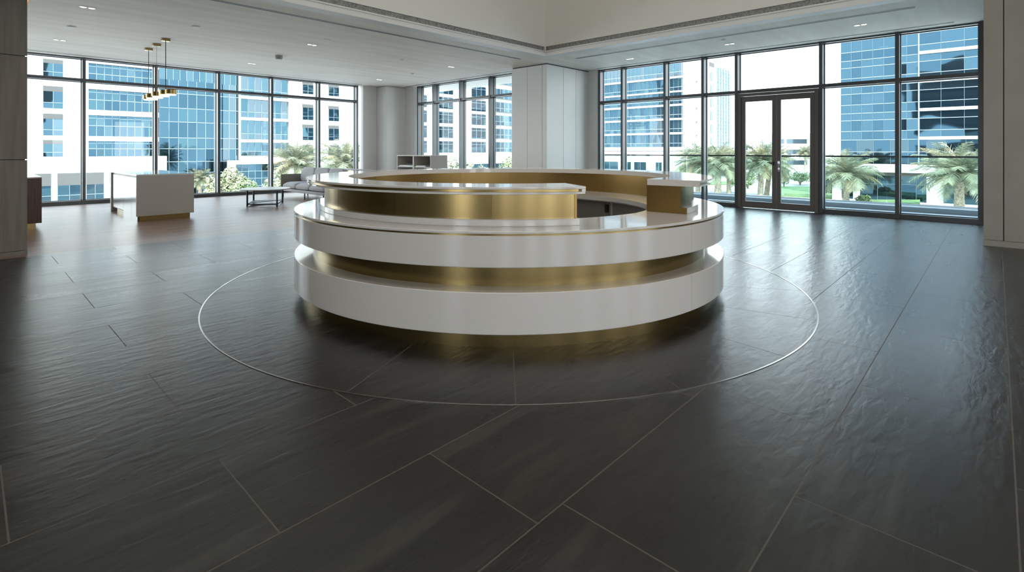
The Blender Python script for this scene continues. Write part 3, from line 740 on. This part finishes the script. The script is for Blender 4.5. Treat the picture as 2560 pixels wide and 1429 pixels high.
def slot(x0, x1, y0, y1, label, lanes=2):
    r_ = thing('slot_diffuser', ((x0+x1)/2, (y0+y1)/2, ZC), label, 'air diffuser')
    m_ = MB(); m_.box(x0, x1, y0, y1, ZC-0.0035, ZC-0.0005); m_.build('slot', M['dark'], r_)
    m_ = MB(); t_ = 0.012; along_x = (x1-x0) > (y1-y0)
    if along_x:
        wd = (y1-y0)
        for k in range(lanes+1):
            c = y0 + wd*k/lanes; m_.box(x0-t_, x1+t_, c-t_/2, c+t_/2, ZC-0.004, ZC-0.0005)
        m_.box(x0-t_, x0, y0, y1, ZC-0.004, ZC-0.0005); m_.box(x1, x1+t_, y0, y1, ZC-0.004, ZC-0.0005)
    else:
        wd = (x1-x0)
        for k in range(lanes+1):
            c = x0 + wd*k/lanes; m_.box(c-t_/2, c+t_/2, y0-t_, y1+t_, ZC-0.004, ZC-0.0005)
        m_.box(x0, x1, y0-t_, y0, ZC-0.004, ZC-0.0005); m_.box(x0, x1, y1, y1+t_, ZC-0.004, ZC-0.0005)
    m_.build('frame', M['mist'], r_)
slot(0.9, 9.45, 8.55, 8.66, 'long double slot air diffuser in the lounge ceiling beside the atrium')
slot(10.27, 10.38, 0.94, 7.55, 'double slot air diffuser in the ceiling between atrium and terrace windows')
slot(11.97, 12.05, 0.55, 8.1, 'narrow slot air diffuser close above the terrace windows', 1)
slot(10.70, 10.78, 9.9, 15.3, 'narrow slot air diffuser above the corner windows', 1)
slot(-5.0, 9.4, 15.9, 15.98, 'narrow slot air diffuser above the lounge windows', 1)
# cove strip
b = MB(); b.box(0.56, 0.60, 9.9, 11.4, ZC+0.22, ZC+0.25)
tag(b.build('cove_light_strip', M['cove']), 'warm light strip inside the ceiling recess at the top left', 'light strip')

# ------------------------------------------------------------------ street
b = MB(); b.box(-200, 500, -300, 500, G-1, G)
struct(b.build('floor', M['ground']), 'pale paved ground of the street outside', 'ground')
def strip(px0, px1, d0, d1, m, name, label, cat, h=0.04):
    p = [ground_pt(px0, d0), ground_pt(px1, d0), ground_pt(px1, d1), ground_pt(px0, d1)]
    o = MB(); o.add([(x, y, G) for x, y in p] + [(x, y, G+h) for x, y in p], [(3,2,1,0),(4,5,6,7),(0,1,5,4),(1,2,6,5),(2,3,7,6),(3,0,4,7)])
    return tag(o.build(name, m), label, cat)
strip(1950, 2060, 82, 104, M['lawn'], 'lawn', 'green lawn beyond the right door leaf', 'lawn', 0.15)
strip(1960, 2080, 72, 79, M['lawn'], 'hedge', 'low clipped hedge beyond the right door leaf', 'hedge', 0.8)
strip(1500, 1850, 110, 122, M['lawn'], 'lawn', 'strip of lawn in front of the distant white podium', 'lawn', 0.15)
strip(2140, 2300, 66, 72, M['lawn'], 'lawn', 'narrow planted strip before the blue glass tower', 'lawn', 0.5)
o_ = strip(1300, 2600, 84, 92, M['road'], 'road', 'grey road crossing in front of the towers', 'road', 0.02)
struct(o_, 'grey road crossing in front of the towers', 'road')

# ------------------------------------------------------------------ facades
def slab(root, name, axis, plane, u0, u1, z0, z1, depth, m):
    o = MB(); u0, u1 = sorted((u0, u1))
    if axis == 'x': o.box(u0, u1, plane, plane+depth, z0, z1)
    else: o.box(plane, plane+depth, u0, u1, z0, z1)
    return o.build(name, m, root)
def glaz(root, name, axis, plane, u0, u1, z0, z1, nu, zs, gm, line='facline', lw=0.07, proud=0.03, tilt=0.012, vline=None, weights=None):
    """a band of panes (each slightly out of true) with a grid of mullions; zs = inner horizontal lines"""
    u0, u1 = sorted((u0, u1)); o = MB(); zz = [z0] + sorted(zs) + [z1]
    def V(u, n, z): return (u, plane-n, z) if axis == 'x' else (plane-n, u, z)
    mats = [M[g] for g in gm]; k = len(mats); mats.append(M[line]); mats.append(M[vline or line])
    for i in range(nu):
        a0, a1 = u0+(u1-u0)*i/nu, u0+(u1-u0)*(i+1)/nu
        for j in range(len(zz)-1):
            t1, t2 = random.uniform(-tilt, tilt), random.uniform(-tilt, tilt)
            wu, wz = a1-a0, zz[j+1]-zz[j]
            n = [proud + 0.02 + s1*t1*wu/2 + s2*t2*wz/2 for s1, s2 in ((-1,-1),(1,-1),(1,1),(-1,1))]
            q = [V(a0, n[0], zz[j]), V(a1, n[1], zz[j]), V(a1, n[2], zz[j+1]), V(a0, n[3], zz[j+1])]
            mi = random.choices(range(k), weights=weights)[0] if k > 1 else 0
            o.add(q, [(0,1,2,3)], mi)
    def bx(ua, ub, za, zb, mi):
        if axis == 'x': o.box(ua, ub, plane-proud-0.11, plane, za, zb, mi)
        else: o.box(plane-proud-0.11, plane, ua, ub, za, zb, mi)
    for i in range(nu+1):
        c = u0+(u1-u0)*i/nu; bx(c-lw/4.5, c+lw/4.5, z0, z1, k+1)
    for z in zs: bx(u0, u1, z-lw/2.6, z+lw/2.6, k)
    return o.build(name, mats, root, fixn=False)

# --- left: stone and glass office block across the street, plane Y = 90
YA = 90.0
def zA(y, px=300): x = on_y(px, YA); return zat(y, x, YA)
def uA(px): return on_y(px, YA)
A = thing('office_building', (uA(300), YA, G), 'white stone office block with window column and blue glazed bands left of the pendant lamp', 'building')
uL = uA(-60)
slab(A, 'wall', 'x', YA+0.3, uL, uA(222), G, 30, 14, M['stone'])
rows = [(82, 128), (148, 190), (215, 270), (284, 338), (350, 391)]
for yt, yb in rows:
    r0, r1 = zA(yt, 133), zA(yb, 133); mid = r1 + (r0-r1)*0.76
    slab(A, 'blind', 'x', YA+0.22, uA(108), uA(158), mid, r0, 0.1, M['blind'])
    glaz(A, 'window', 'x', YA+0.25, uA(108), uA(158), r1, mid, 2, [r1+(mid-r1)*0.33], ['gblue', 'gteal'], 'facline')
zg = zA(432, 200)
for p0, p1 in ((68, 128), (144, 203), (216, 260), (275, 312)):
    zb = zA(512, p0); zc_ = zA(462, 200)
    slab(A, 'blind', 'x', YA+0.12, uA(p0), uA(p1), zc_, zg, 0.1, M['blind'])
    glaz(A, 'shopfront', 'x', YA+0.15, uA(p0), uA(p1), G, zc_, 2, [G+1.4], ['gdark', 'gteal'], 'facline')
slab(A, 'podium_wall', 'x', YA+0.2, uA(222), uA(418), G, zA(391, 224), 0.75, M['stone'])
zb_ = [(391, 352), (340, 287), (274, 222), (208, 157), (143, 92)]
slab(A, 'core_wall', 'x', YA+0.6, uA(222), uA(398), zA(391, 224), 30, 13, M['stoneB'])
for yb, yt in zb_:
    z0_, z1_ = zA(yb, 224), zA(yt, 224)
    glaz(A, 'glazed_band', 'x', YA+0.45, uA(222), uA(392), z0_, z1_, 9, [z0_+(z1_-z0_)*0.5, z0_+(z1_-z0_)*0.86], ['gblue', 'gteal', 'gpale', 'gblue2'], 'facline', lw=0.10, weights=(5, 3, 1, 2))
for yb, yt in ((352, 340), (287, 274), (222, 208), (157, 143)):
    slab(A, 'spandrel', 'x', YA-0.2, uA(218), uA(396), zA(yb, 224), zA(yt, 224), 0.9, M['stoneB'])

A3 = thing('office_building', (uA(500), YA+2, G), 'tall dark blue curtain walled block in the second and third lounge windows', 'building')
Y3 = YA+1.4
def u3(px): return on_y(px, Y3)
slab(A3, 'core_wall', 'x', Y3+0.3, u3(399), uA(604)-0.1, G, 26, 12, M['stoneB'])
z3 = lambda y: zat(y, u3(470), Y3)
lines = [z3(y) for y in (432, 404, 372, 345, 306, 272, 236, 203)]
for i in range(len(lines)-1):
    glaz(A3, 'glazed_storey', 'x', Y3, u3(398), u3(556), lines[i], lines[i+1], 7, [lines[i]+0.02], ['gblue', 'gblue2', 'gteal'], 'facline', lw=0.11, vline='facline', weights=(4, 4, 1))
    glaz(A3, 'pale_glazed_storey', 'x', Y3, u3(556), u3(604), lines[i], lines[i+1], 3, [lines[i]+0.02], ['ghaze', 'gpale', 'gteal'], 'facline', lw=0.11, weights=(3, 3, 1))
glaz(A3, 'glazed_storey', 'x', Y3, u3(398), u3(604), lines[-1], z3(166), 13, [], ['gpale', 'gteal', 'gblue'], 'facline', lw=0.11)
glaz(A3, 'glazed_storey', 'x', Y3, u3(420), u3(604), G, lines[0], 11, [G+2.2], ['gblue2', 'gdark', 'gteal'], 'facline', lw=0.10)

A4 = thing('office_building', (uA(660), YA, G), 'banded block with pale blue glass in the fourth and fifth lounge windows', 'building')
zm = lambda y: zA(y, 660)
slab(A4, 'core_wall', 'x', YA+0.6, uA(604), uA(723), G, 30, 13, M['stoneB'])
for yb, yt in ((440, 402), (388, 356), (349, 302), (295, 250), (243, 190), (182, 150)):
    glaz(A4, 'glazed_band', 'x', YA+0.45, uA(604), uA(721), zm(yb), zm(yt), 7, [zm(yb)+(zm(yt)-zm(yb))*0.3], ['ghaze', 'gpale', 'gteal'], 'facline', lw=0.08, weights=(3, 3, 2))
for yb, yt in ((356, 349), (302, 295), (250, 243), (190, 182)):
    slab(A4, 'spandrel', 'x', YA-0.1, uA(604), uA(722), zm(yb), zm(yt), 0.8, M['stoneB'])
A5 = thing('office_building', (uA(820), YA, G), 'white stone block with two window columns right of the banded glass', 'building')
slab(A5, 'wall', 'x', YA+0.2, uA(723), uA(990), G, 32, 14, M['stone'])
for px0, px1 in ((757, 784), (822, 848)):
    for yt, yb in ((208, 236), (262, 300), (312, 350), (362, 400), (412, 445)):
        r0, r1 = zA(yt, 790), zA(yb, 790); mid = r1+(r0-r1)*0.78
        slab(A5, 'blind', 'x', YA+0.14, uA(px0), uA(px1), mid, r0, 0.1, M['blind'])
        glaz(A5, 'window', 'x', YA+0.15, uA(px0), uA(px1), r1, mid, 2, [r1+(mid-r1)*0.3], ['gteal', 'gpale'], 'facline', lw=0.05)
# low glazed pavilion with white portal
YP = 84.0
P_ = thing('pavilion', (on_y(630, YP), YP, G), 'low glazed entrance pavilion with white portal frame behind the bushes', 'pavilion')
zp = lambda y: zat(y, on_y(630, YP), YP)
slab(P_, 'portal_top', 'x', YP, on_y(585, YP), on_y(720, YP), zp(410), zp(401), 3, M['stoneB'])
slab(P_, 'portal_post', 'x', YP, on_y(585, YP), on_y(590, YP), G, zp(410), 3, M['stoneB'])
glaz(P_, 'glazing', 'x', YP+0.6, on_y(590, YP), on_y(720, YP), G, zp(410), 8, [zp(480), zp(465), zp(446), zp(428)], ['gblue', 'gdark', 'gteal'], 'facline', lw=0.07, vline='facline')

# --- seen through the corner windows, plane Y = 120
YD = 120.0
D_ = thing('office_building', (on_y(1180, YD), YD, G), 'white and blue office block seen through the corner windows', 'building')
uD = lambda px: on_y(px, YD)
zD = lambda y, px=1180: zat(y, uD(px), YD)
slab(D_, 'wall', 'x', YD+0.4, uD(1040), uD(1330), G, zD(150), 16, M['stone'])
for y0_ in (176, 214, 249, 284, 319, 354):
    for (p0, p1, g_) in ((1097, 1134, 'gteal'), (1180, 1216, 'gblue'), (1060, 1068, 'gpale')):
        glaz(D_, 'window', 'x', YD+0.3, uD(p0), uD(p1), zD(y0_+27), zD(y0_), 3, [zD(y0_+7)], [g_, 'gpale'], 'facline', lw=0.1)
    glaz(D_, 'glazed_band', 'x', YD-0.2, uD(1231), uD(1295), zD(y0_+25), zD(y0_), 7, [zD(y0_+16)], ['gblue', 'gteal', 'gpale'], 'facline', lw=0.14)
for (p0, p1) in ((1150, 1172), (1180, 1222), (1236, 1262), (1272, 1300)):
    glaz(D_, 'shopfront', 'x', YD+0.25, uD(p0), uD(p1), G, zD(410), 2, [], ['gdark', 'gteal'], 'facline', lw=0.1)

# --- seen through the terrace windows: banded tower, plane X = 130
XB = 130.0
yB0 = on_x(1705, XB)
B = thing('office_tower', (XB, yB0, G), 'blue banded office tower left of the double doors', 'building')
uB = lambda px: on_x(px, XB)
zB = lambda y: zat(y, XB, yB0)
slab(B, 'core_wall', 'y', XB+0.8, uB(1380), yB0+0.1, G, zB(150), 8, M['stoneB'])
bands = [(150, 189, 'p'), (193.5, 225, 'b'), (229, 258.6, 'b'), (263.5, 294, 'b'), (299, 330, 'b'), (335, 367, 'b')]
for yt, yb, k_ in bands:
    g_ = ['gpale', 'ghaze'] if k_ == 'p' else ['gblue', 'gblue2', 'gteal', 'gpale']
    z0_, z1_ = zB(yb), zB(yt)
    glaz(B, 'glazed_band', 'y', XB+0.5, uB(1390), yB0, z0_, z1_, 34, [z0_+(z1_-z0_)*0.3], g_, 'facline', lw=0.16, vline='facedark', weights=None if k_ == 'p' else (5, 4, 2, 1))
    glaz(B, 'side_glazed_band', 'x', yB0+0.3, XB+0.4, on_y(1733, yB0), z0_, z1_, 6, [z0_+(z1_-z0_)*0.3], ['ghaze', 'gpale'], 'facline', lw=0.12)
    slab(B, 'side_window', 'x', yB0+0.2, on_y(1735, yB0), on_y(1740, yB0), z0_, z1_, 0.2, M['gblue2'])
for yt, yb in ((189, 193.5), (225, 229), (258.6, 263.5), (294, 299), (330, 335), (367, 377)):
    o = MB(); o.box(XB-0.1, XB+0.9, uB(1380), yB0, zB(yb), zB(yt)); o.box(XB+0.9, on_y(1746, yB0), yB0-0.1, yB0+0.8, zB(yb), zB(yt)); o.build('spandrel', M['stoneB'], B)
slab(B, 'side_wall', 'x', yB0+0.4, XB+0.8, 139.6, G, zB(150), 30, M['stoneB'])
# podium in front of the tower
XQ = 118.0
Q = thing('podium_building', (XQ, on_x(1600, XQ), G), 'low white podium building at the foot of the banded tower', 'building')
uQ = lambda px: on_x(px, XQ)
zQ = lambda y: zat(y, XQ, on_x(1600, XQ))
slab(Q, 'wall', 'y', XQ, uQ(1400), uQ(1700), G, zQ(378), 8, M['stone'])
slab(Q, 'parapet', 'y', XQ-0.4, uQ(1400), uQ(1630), zQ(388), zQ(380), 1, M['stoneB'])
for p0, p1 in ((1505, 1546), (1560, 1578), (1586, 1616), (1640, 1655)):
    glaz(Q, 'window', 'y', XQ-0.05, uQ(p0), uQ(p1), zQ(432), zQ(405), 2, [], ['gteal', 'gpale'], 'facline', lw=0.1)

# slim white and glass tower
YS = 58.0
S = thing('office_tower', (on_y(1780, YS), YS, G), 'slim white tower with hazy glass side just left of the doors', 'building')
uS = lambda px: on_y(px, YS)
zS = lambda y: zat(y, uS(1780), YS)
slab(S, 'white_wall', 'x', YS, uS(1767), uS(1791), G, zS(152), 10, M['stoneB'])
for k in range(7):
    slab(S, 'window', 'x', YS-0.1, uS(1776), uS(1783), zS(203+k*32.5), zS(181+k*32.5), 0.2, M['ghaze'])
slab(S, 'roof_louvre', 'x', YS-0.1, uS(1773), uS(1785), zS(167), zS(157), 0.2, M['blind'])
slab(S, 'glass_core', 'x', YS+0.5, uS(1791), uS(1826), G, zS(163), 9, M['stoneB'])
glaz(S, 'glass_wall', 'x', YS+0.3, uS(1791), uS(1824), G, zS(163), 5, [zS(163+k*9) for k in range(1, 26)], ['ghaze', 'ghaze', 'gpale'], 'facline', lw=0.09)
slab(S, 'corner_strip', 'x', YS+0.2, uS(1824), uS(1827), G, zS(170), 9, M['gblue2'])

# distant low blocks
def faraway(px0, px1, ytop, d, label, nb, name='distant_building', cat='building', cols=((0.06, 0.16), (0.24, 0.78), (0.86, 0.96)), m='stoneB'):
    p, q = ground_pt(px0, d), ground_pt(px1, d); zt = H + (HOR-ytop)*d/FPX
    px_, py_ = p; vx, vy = q[0]-p[0], q[1]-p[1]; L_ = math.hypot(vx, vy); ux, uy = vx/L_, vy/L_; nx_, ny_ = FX, FY
    r_ = thing(name, (p[0], p[1], G), label, cat)
    def pb(nm, s0, s1, n0, n1, z0, z1, m_):
        vs = [(px_+ux*s+nx_*n, py_+uy*s+ny_*n, z) for z in (z0, z1) for (s, n) in ((s0,n0),(s1,n0),(s1,n1),(s0,n1))]
        o = MB(); o.add(vs, [(3,2,1,0),(4,5,6,7),(0,1,5,4),(1,2,6,5),(2,3,7,6),(3,0,4,7)]); return o.build(nm, m_, r_)
    pb('wall', 0, L_, 0, 15, G, zt, M[m])
    st = 3.9*d/190
    for k in range(nb):
        z1_ = zt - st*(k+0.55)
        for c0, c1 in cols: pb('window_strip', L_*c0, L_*c1, -0.2, 0.1, z1_-st*0.42, z1_, M['ghaze'])
    return r_
faraway(1945, 2037, 333, 200, 'distant low white block seen through the right door leaf', 3)
faraway(2055, 2092, 331, 190, 'distant pale block left of the blue tower', 0)
faraway(1835, 1870, 350, 220, 'distant pale block behind the palms left of the doors', 2)

# --- blue tower on the right, plane X = 93
XC = 93.0
uC = lambda px: on_x(px, XC)
zC = lambda y, px=2298: zat(y, XC, uC(px))
Cc = thing('office_tower', (XC, uC(2095), G), 'blue curtain walled office tower right of the double doors', 'building')
slab(Cc, 'core_wall', 'y', XC+0.4, uC(2094), -26, zC(410), 34, 8, M['stoneB'])
sp_ = [15.4-4.03*k for k in range(-3, 4)]      # tops of the white bands
sp_ = [z for z in sp_ if z > 0]
for zt in sp_:
    slab(Cc, 'spandrel', 'y', XC-0.35, uC(2297), -26, zt-0.42, zt, 0.9, M['stoneB'])
    glaz(Cc, 'glazed_band', 'y', XC+0.1, uC(2297), -26, zt, zt+3.61, 14, [zt+0.95, zt+2.6], ['gblue2', 'gblue'], 'facline', lw=0.10, vline='facedark', weights=(3, 2))
    glaz(Cc, 'curtain_wall_storey', 'y', XC, uC(2103), uC(2297), zt-0.42, zt+3.61, 7, [zt+0.95, zt+2.6, zt-0.35], ['gblue', 'gblue2'], 'facline', lw=0.10, vline='facedark', weights=(3, 2))
zlow = min(sp_)-0.42
glaz(Cc, 'curtain_wall_storey', 'y', XC, uC(2103), -26, zC(410), zlow, 21, [(zC(410)+zlow)/2], ['gblue2', 'gdark'], 'facline', lw=0.10, vline='facedark')
slab(Cc, 'white_edge', 'y', XC-0.1, uC(2103), uC(2093), G, 34, 3, M['stoneB'])
slab(Cc, 'vertical_fin', 'y', XC-0.4, uC(2296), uC(2299), zC(410), 34, 0.5, M['facline'])
slab(Cc, 'podium_band', 'y', XC-1.2, uC(2060), -26, zC(432), zC(411), 10, M['stoneB'])
slab(Cc, 'soffit_band', 'y', XC-0.6, uC(2060), -26, zC(441), zC(432), 9, M['blind'])
glaz(Cc, 'shopfront', 'y', XC+0.6, uC(2060), -26, G, zC(441), 20, [G+2.4], ['gdark', 'gteal', 'gblue2'], 'facline', lw=0.06)
for p0, p1 in ((2084, 2097), (2136, 2149), (2318, 2358), (2520, 2560)):
    slab(Cc, 'column', 'y', XC-1.0, uC(p0), uC(p1), G, zC(441), 1.4, M['stoneB'])

# ------------------------------------------------------------------ planting
def palm_mesh(seed, n_fr=58, L_=3.6, leaf=0.62, old=0.08):
    rnd = random.Random(seed); mb = MB()
    for k in range(n_fr):
        az = k*2.39996 + rnd.uniform(-0.2, 0.2); q = k/n_fr
        el = R(85 - 103*q + rnd.uniform(-7, 7)); ln = L_*(0.80+0.25*rnd.random())*(0.85+0.15*math.sin(q*math.pi))
        mi = 1 if (q > 1-old or rnd.random() < 0.18) else 0
        pts = []; p = Vector((0, 0, 0)); a_ = el; ns = 12
        for i in range(ns+1):
            pts.append(p.copy()); p = p + Vector((math.cos(a_)*math.cos(az), math.cos(a_)*math.sin(az), math.sin(a_)))*(ln/ns)
            a_ -= R(2.4 + 4.6*i/ns + 1.6*q)
        mb.tube([pts[j] for j in range(0, ns+1, 2)], [0.05*(1-j/ns)+0.008 for j in range(0, ns+1, 2)], 4, mi)
        side = Vector((-math.sin(az), math.cos(az), 0)); nl = 42
        for j in range(2, nl):
            t_ = j/nl; fi = t_*ns; i0 = min(int(fi), ns-1); c = pts[i0].lerp(pts[i0+1], fi-i0)
            d = (pts[i0+1]-pts[i0]).normalized(); up = side.cross(d)
            ll = leaf*(0.35+1.15*math.sin(math.pi*min(1, t_*0.80+0.14)))*rnd.uniform(0.85, 1.1)
            for sg in (-1, 1):
                dv = (d*0.75 + side*sg*0.75 + up*rnd.uniform(0.05, 0.4)*(1 if rnd.random() < 0.85 else -1)).normalized()
                dv.z -= 0.12; wv = d*0.021
                mb.add([c-wv, c+wv, c+dv*ll*0.6+wv*0.9+Vector((0,0,-0.01)), c+dv*ll+Vector((0,0,-0.06)), c+dv*ll*0.6-wv*0.9], [(0,1,2,3,4)], mi)
    return mb
pm = {}
def palm(px, d, crown_y, rad_m, label, group, variant=0, trunk_r=0.32, name='date_palm', base_px=None):
    x, y = ground_pt(px, d); zc_ = H + (HOR-crown_y)*d/FPX
    r_ = thing(name, (x, y, G), label, 'palm tree', group)
    if variant not in pm:
        o = palm_mesh(11+variant).build('crown', [M['frond'], M['frondold']], None, fixn=False); pm[variant] = o.data
    else:
        o = bpy.data.objects.new('crown', pm[variant]); col.objects.link(o)
    o.parent = r_; o.location = (0, 0, zc_-G); s_ = rad_m/3.6; o.scale = (s_, s_, s_); o.rotation_euler = (0, 0, px*0.37)
    bx_, by_ = (x, y) if base_px is None else ground_pt(base_px, d)
    n = 10; pts = [(bx_+(x-bx_)*i/n, by_+(y-by_)*i/n, G+(zc_-G)*i/n) for i in range(n+1)]
    rr = [trunk_r*(1.15-0.35*i/n)*(1.0+0.06*(i % 2)) for i in range(n+1)]; rr[-1] = trunk_r*1.15
    m_ = MB(); m_.tube(pts, rr, 14); m_.build('trunk', M['bark'], r_, smooth=True)
    return r_
GP = 'date palms along the street'
palm(2115, 70, 438, 4.7, 'date palm standing before the left part of the blue tower', GP, 0, 0.38)
palm(2398, 60, 436, 5.2, 'date palm with thick trunk at the right end of the terrace windows', GP, 1, 0.46)
palm(1905, 76, 408, 4.6, 'date palm behind the left door leaf, its trunk left of its twin', GP, 2, 0.36, base_px=1900)
palm(1926, 79, 414, 4.4, 'date palm behind the left door leaf, its trunk right of its twin', GP, 3, 0.34, base_px=1915)
palm(1745, 78, 408, 4.4, 'date palm left of the narrow window beside the doors', GP, 1, 0.34)
palm(1795, 74, 414, 4.6, 'date palm with thick trunk in the narrow window left of the doors', GP, 0, 0.45)
palm(1822, 88, 420, 4.2, 'date palm farther back in the narrow window left of the doors', GP, 2, 0.34)
palm(2013, 128, 383, 2.8, 'small distant palm with slim trunk behind the right door leaf', GP, 3, 0.26)
palm(2027, 140, 384, 2.8, 'small distant palm beside another, nearest the right door jamb', GP, 2, 0.26)
palm(742, 62, 412, 4.0, 'date palm in the fifth lounge window above the sofa', GP, 1, 0.35)
palm(862, 56, 412, 3.8, 'date palm in the last lounge window before the corner', GP, 0, 0.35)
palm(500, 80, 450, 2.6, 'small palm right of the island in the third lounge window', GP, 3, 0.25)
palm(2330, 150, 380, 3.0, 'distant palm glimpsed left of the thick trunked palm', GP, 0, 0.3) if False else None

def bush(px, d, top_y, wid, label, name='shrub', m='leaf', n=900, depth=None, cat='shrub', group=None, base_z=G, seed=0, leafs=0.16):
    x, y = ground_pt(px, d); zt = H + (HOR-top_y)*d/FPX; rnd = random.Random(int(px*7+seed)); hh = zt-base_z
    r_ = thing(name, (x, y, base_z), label, cat, group)
    mb = MB(); blobs = []
    for k in range(9):
        a_ = rnd.uniform(0, math.tau); rr = rnd.uniform(0, 0.55)
        blobs.append((math.cos(a_)*rr*wid, math.sin(a_)*rr*wid*0.7, hh*rnd.uniform(0.30, 0.80), wid*rnd.uniform(0.32, 0.5), hh*rnd.uniform(0.16, 0.28)))
    blobs.append((0, 0, hh*0.8, wid*0.4, hh*0.2))
    for i in range(n):
        bx_, by_, bz_, br_, bh_ = rnd.choice(blobs)
        v = Vector((rnd.gauss(0,1), rnd.gauss(0,1), rnd.gauss(0,1))).normalized()*rnd.uniform(0.75, 1.05)
        c = Vector((x+bx_+v.x*br_, y+by_+v.y*br_, base_z+max(0.05, bz_+v.z*bh_)))
        a1 = Vector((rnd.gauss(0,1), rnd.gauss(0,1), rnd.gauss(0,0.6))).normalized(); a2 = a1.cross(v if abs(a1.dot(v)) < 0.95 else Vector((0,0,1))).normalized()
        s_ = leafs*rnd.uniform(0.7, 1.5)
        mb.add([c-a1*s_, c+a2*s_*0.5, c+a1*s_, c-a2*s_*0.5], [(0,1,2,3)])
    mb.build('foliage', M[m], r_, fixn=False)
    m_ = MB()
    for (bx_, by_, bz_, br_, bh_) in blobs[:5]: m_.tube([(x, y, base_z), (x+bx_*0.4, y+by_*0.4, base_z+bz_*0.5), (x+bx_, y+by_, base_z+bz_)], [0.12, 0.08, 0.04], 6)
    m_.build('trunk', M['bark'], r_)
    return r_
bush(578, 60, 412, 1.9, 'tall pale green bush beside the glazed pavilion in the fourth lounge window', 'tree', 'leafpale', 2600, cat='tree')
bush(530, 58, 438, 1.6, 'round pale bush right of the island', 'shrub', 'leafpale', 1800)
bush(602, 57, 445, 1.7, 'bright green bush behind the coffee table', 'shrub', 'leaf', 1800)
bush(632, 60, 452, 1.3, 'small green bush right of the coffee table bush', 'shrub', 'leaf', 900)
bush(693, 52, 430, 1.6, 'pale bush seen left of the sofa arm', 'shrub', 'leafpale', 1500)
bush(800, 60, 432, 3.0, 'pale bush behind the sofa back', 'shrub', 'leafpale', 1800)
bush(1128, 70, 390, 2.4, 'pale bush in the corner windows right of the bookcase', 'tree', 'leafpale', 2000, cat='tree')
bush(1172, 78, 392, 2.0, 'thin pale tree in the second corner window', 'tree', 'leafpale', 900, cat='tree')
bush(1275, 72, 388, 2.6, 'green tree in the last corner window beside the pier', 'tree', 'leaf', 2200, cat='tree')
bush(1205, 88, 412, 2.2, 'low pale bush in the middle of the corner windows', 'shrub', 'leafpale', 900)
bush(1718, 84, 406, 3.0, 'dense green tree left of the palms by the terrace', 'tree', 'leaf', 2600, cat='tree')
bush(1680, 90, 424, 3.4, 'low green bush before the white podium', 'shrub', 'leafpale', 1500)
bush(1840, 96, 420, 3.0, 'green bush behind the palms left of the doors', 'shrub', 'leaf', 1500)
bush(1870, 100, 428, 3.0, 'green bush left of the twin palm trunks', 'shrub', 'leaf', 1500)
bush(1960, 104, 415, 2.6, 'green bush behind the meeting of the two door leaves', 'shrub', 'leaf', 1400)
bush(2000, 110, 428, 3.6, 'wide green bush beneath the distant palms', 'shrub', 'leaf', 1800)
bush(2035, 112, 420, 2.6, 'green bush by the right door jamb', 'shrub', 'leaf', 1200)
bush(2160, 70, 488, 1.7, 'low bright green shrub right of the palm trunk', 'shrub', 'leaf', 900)
bush(2262, 72, 500, 1.6, 'low green planting at the foot of the tower', 'shrub', 'leafpale', 500)
bush(2080, 84, 430, 2.0, 'green bush behind the palm beside the door jamb', 'shrub', 'leaf', 1000)
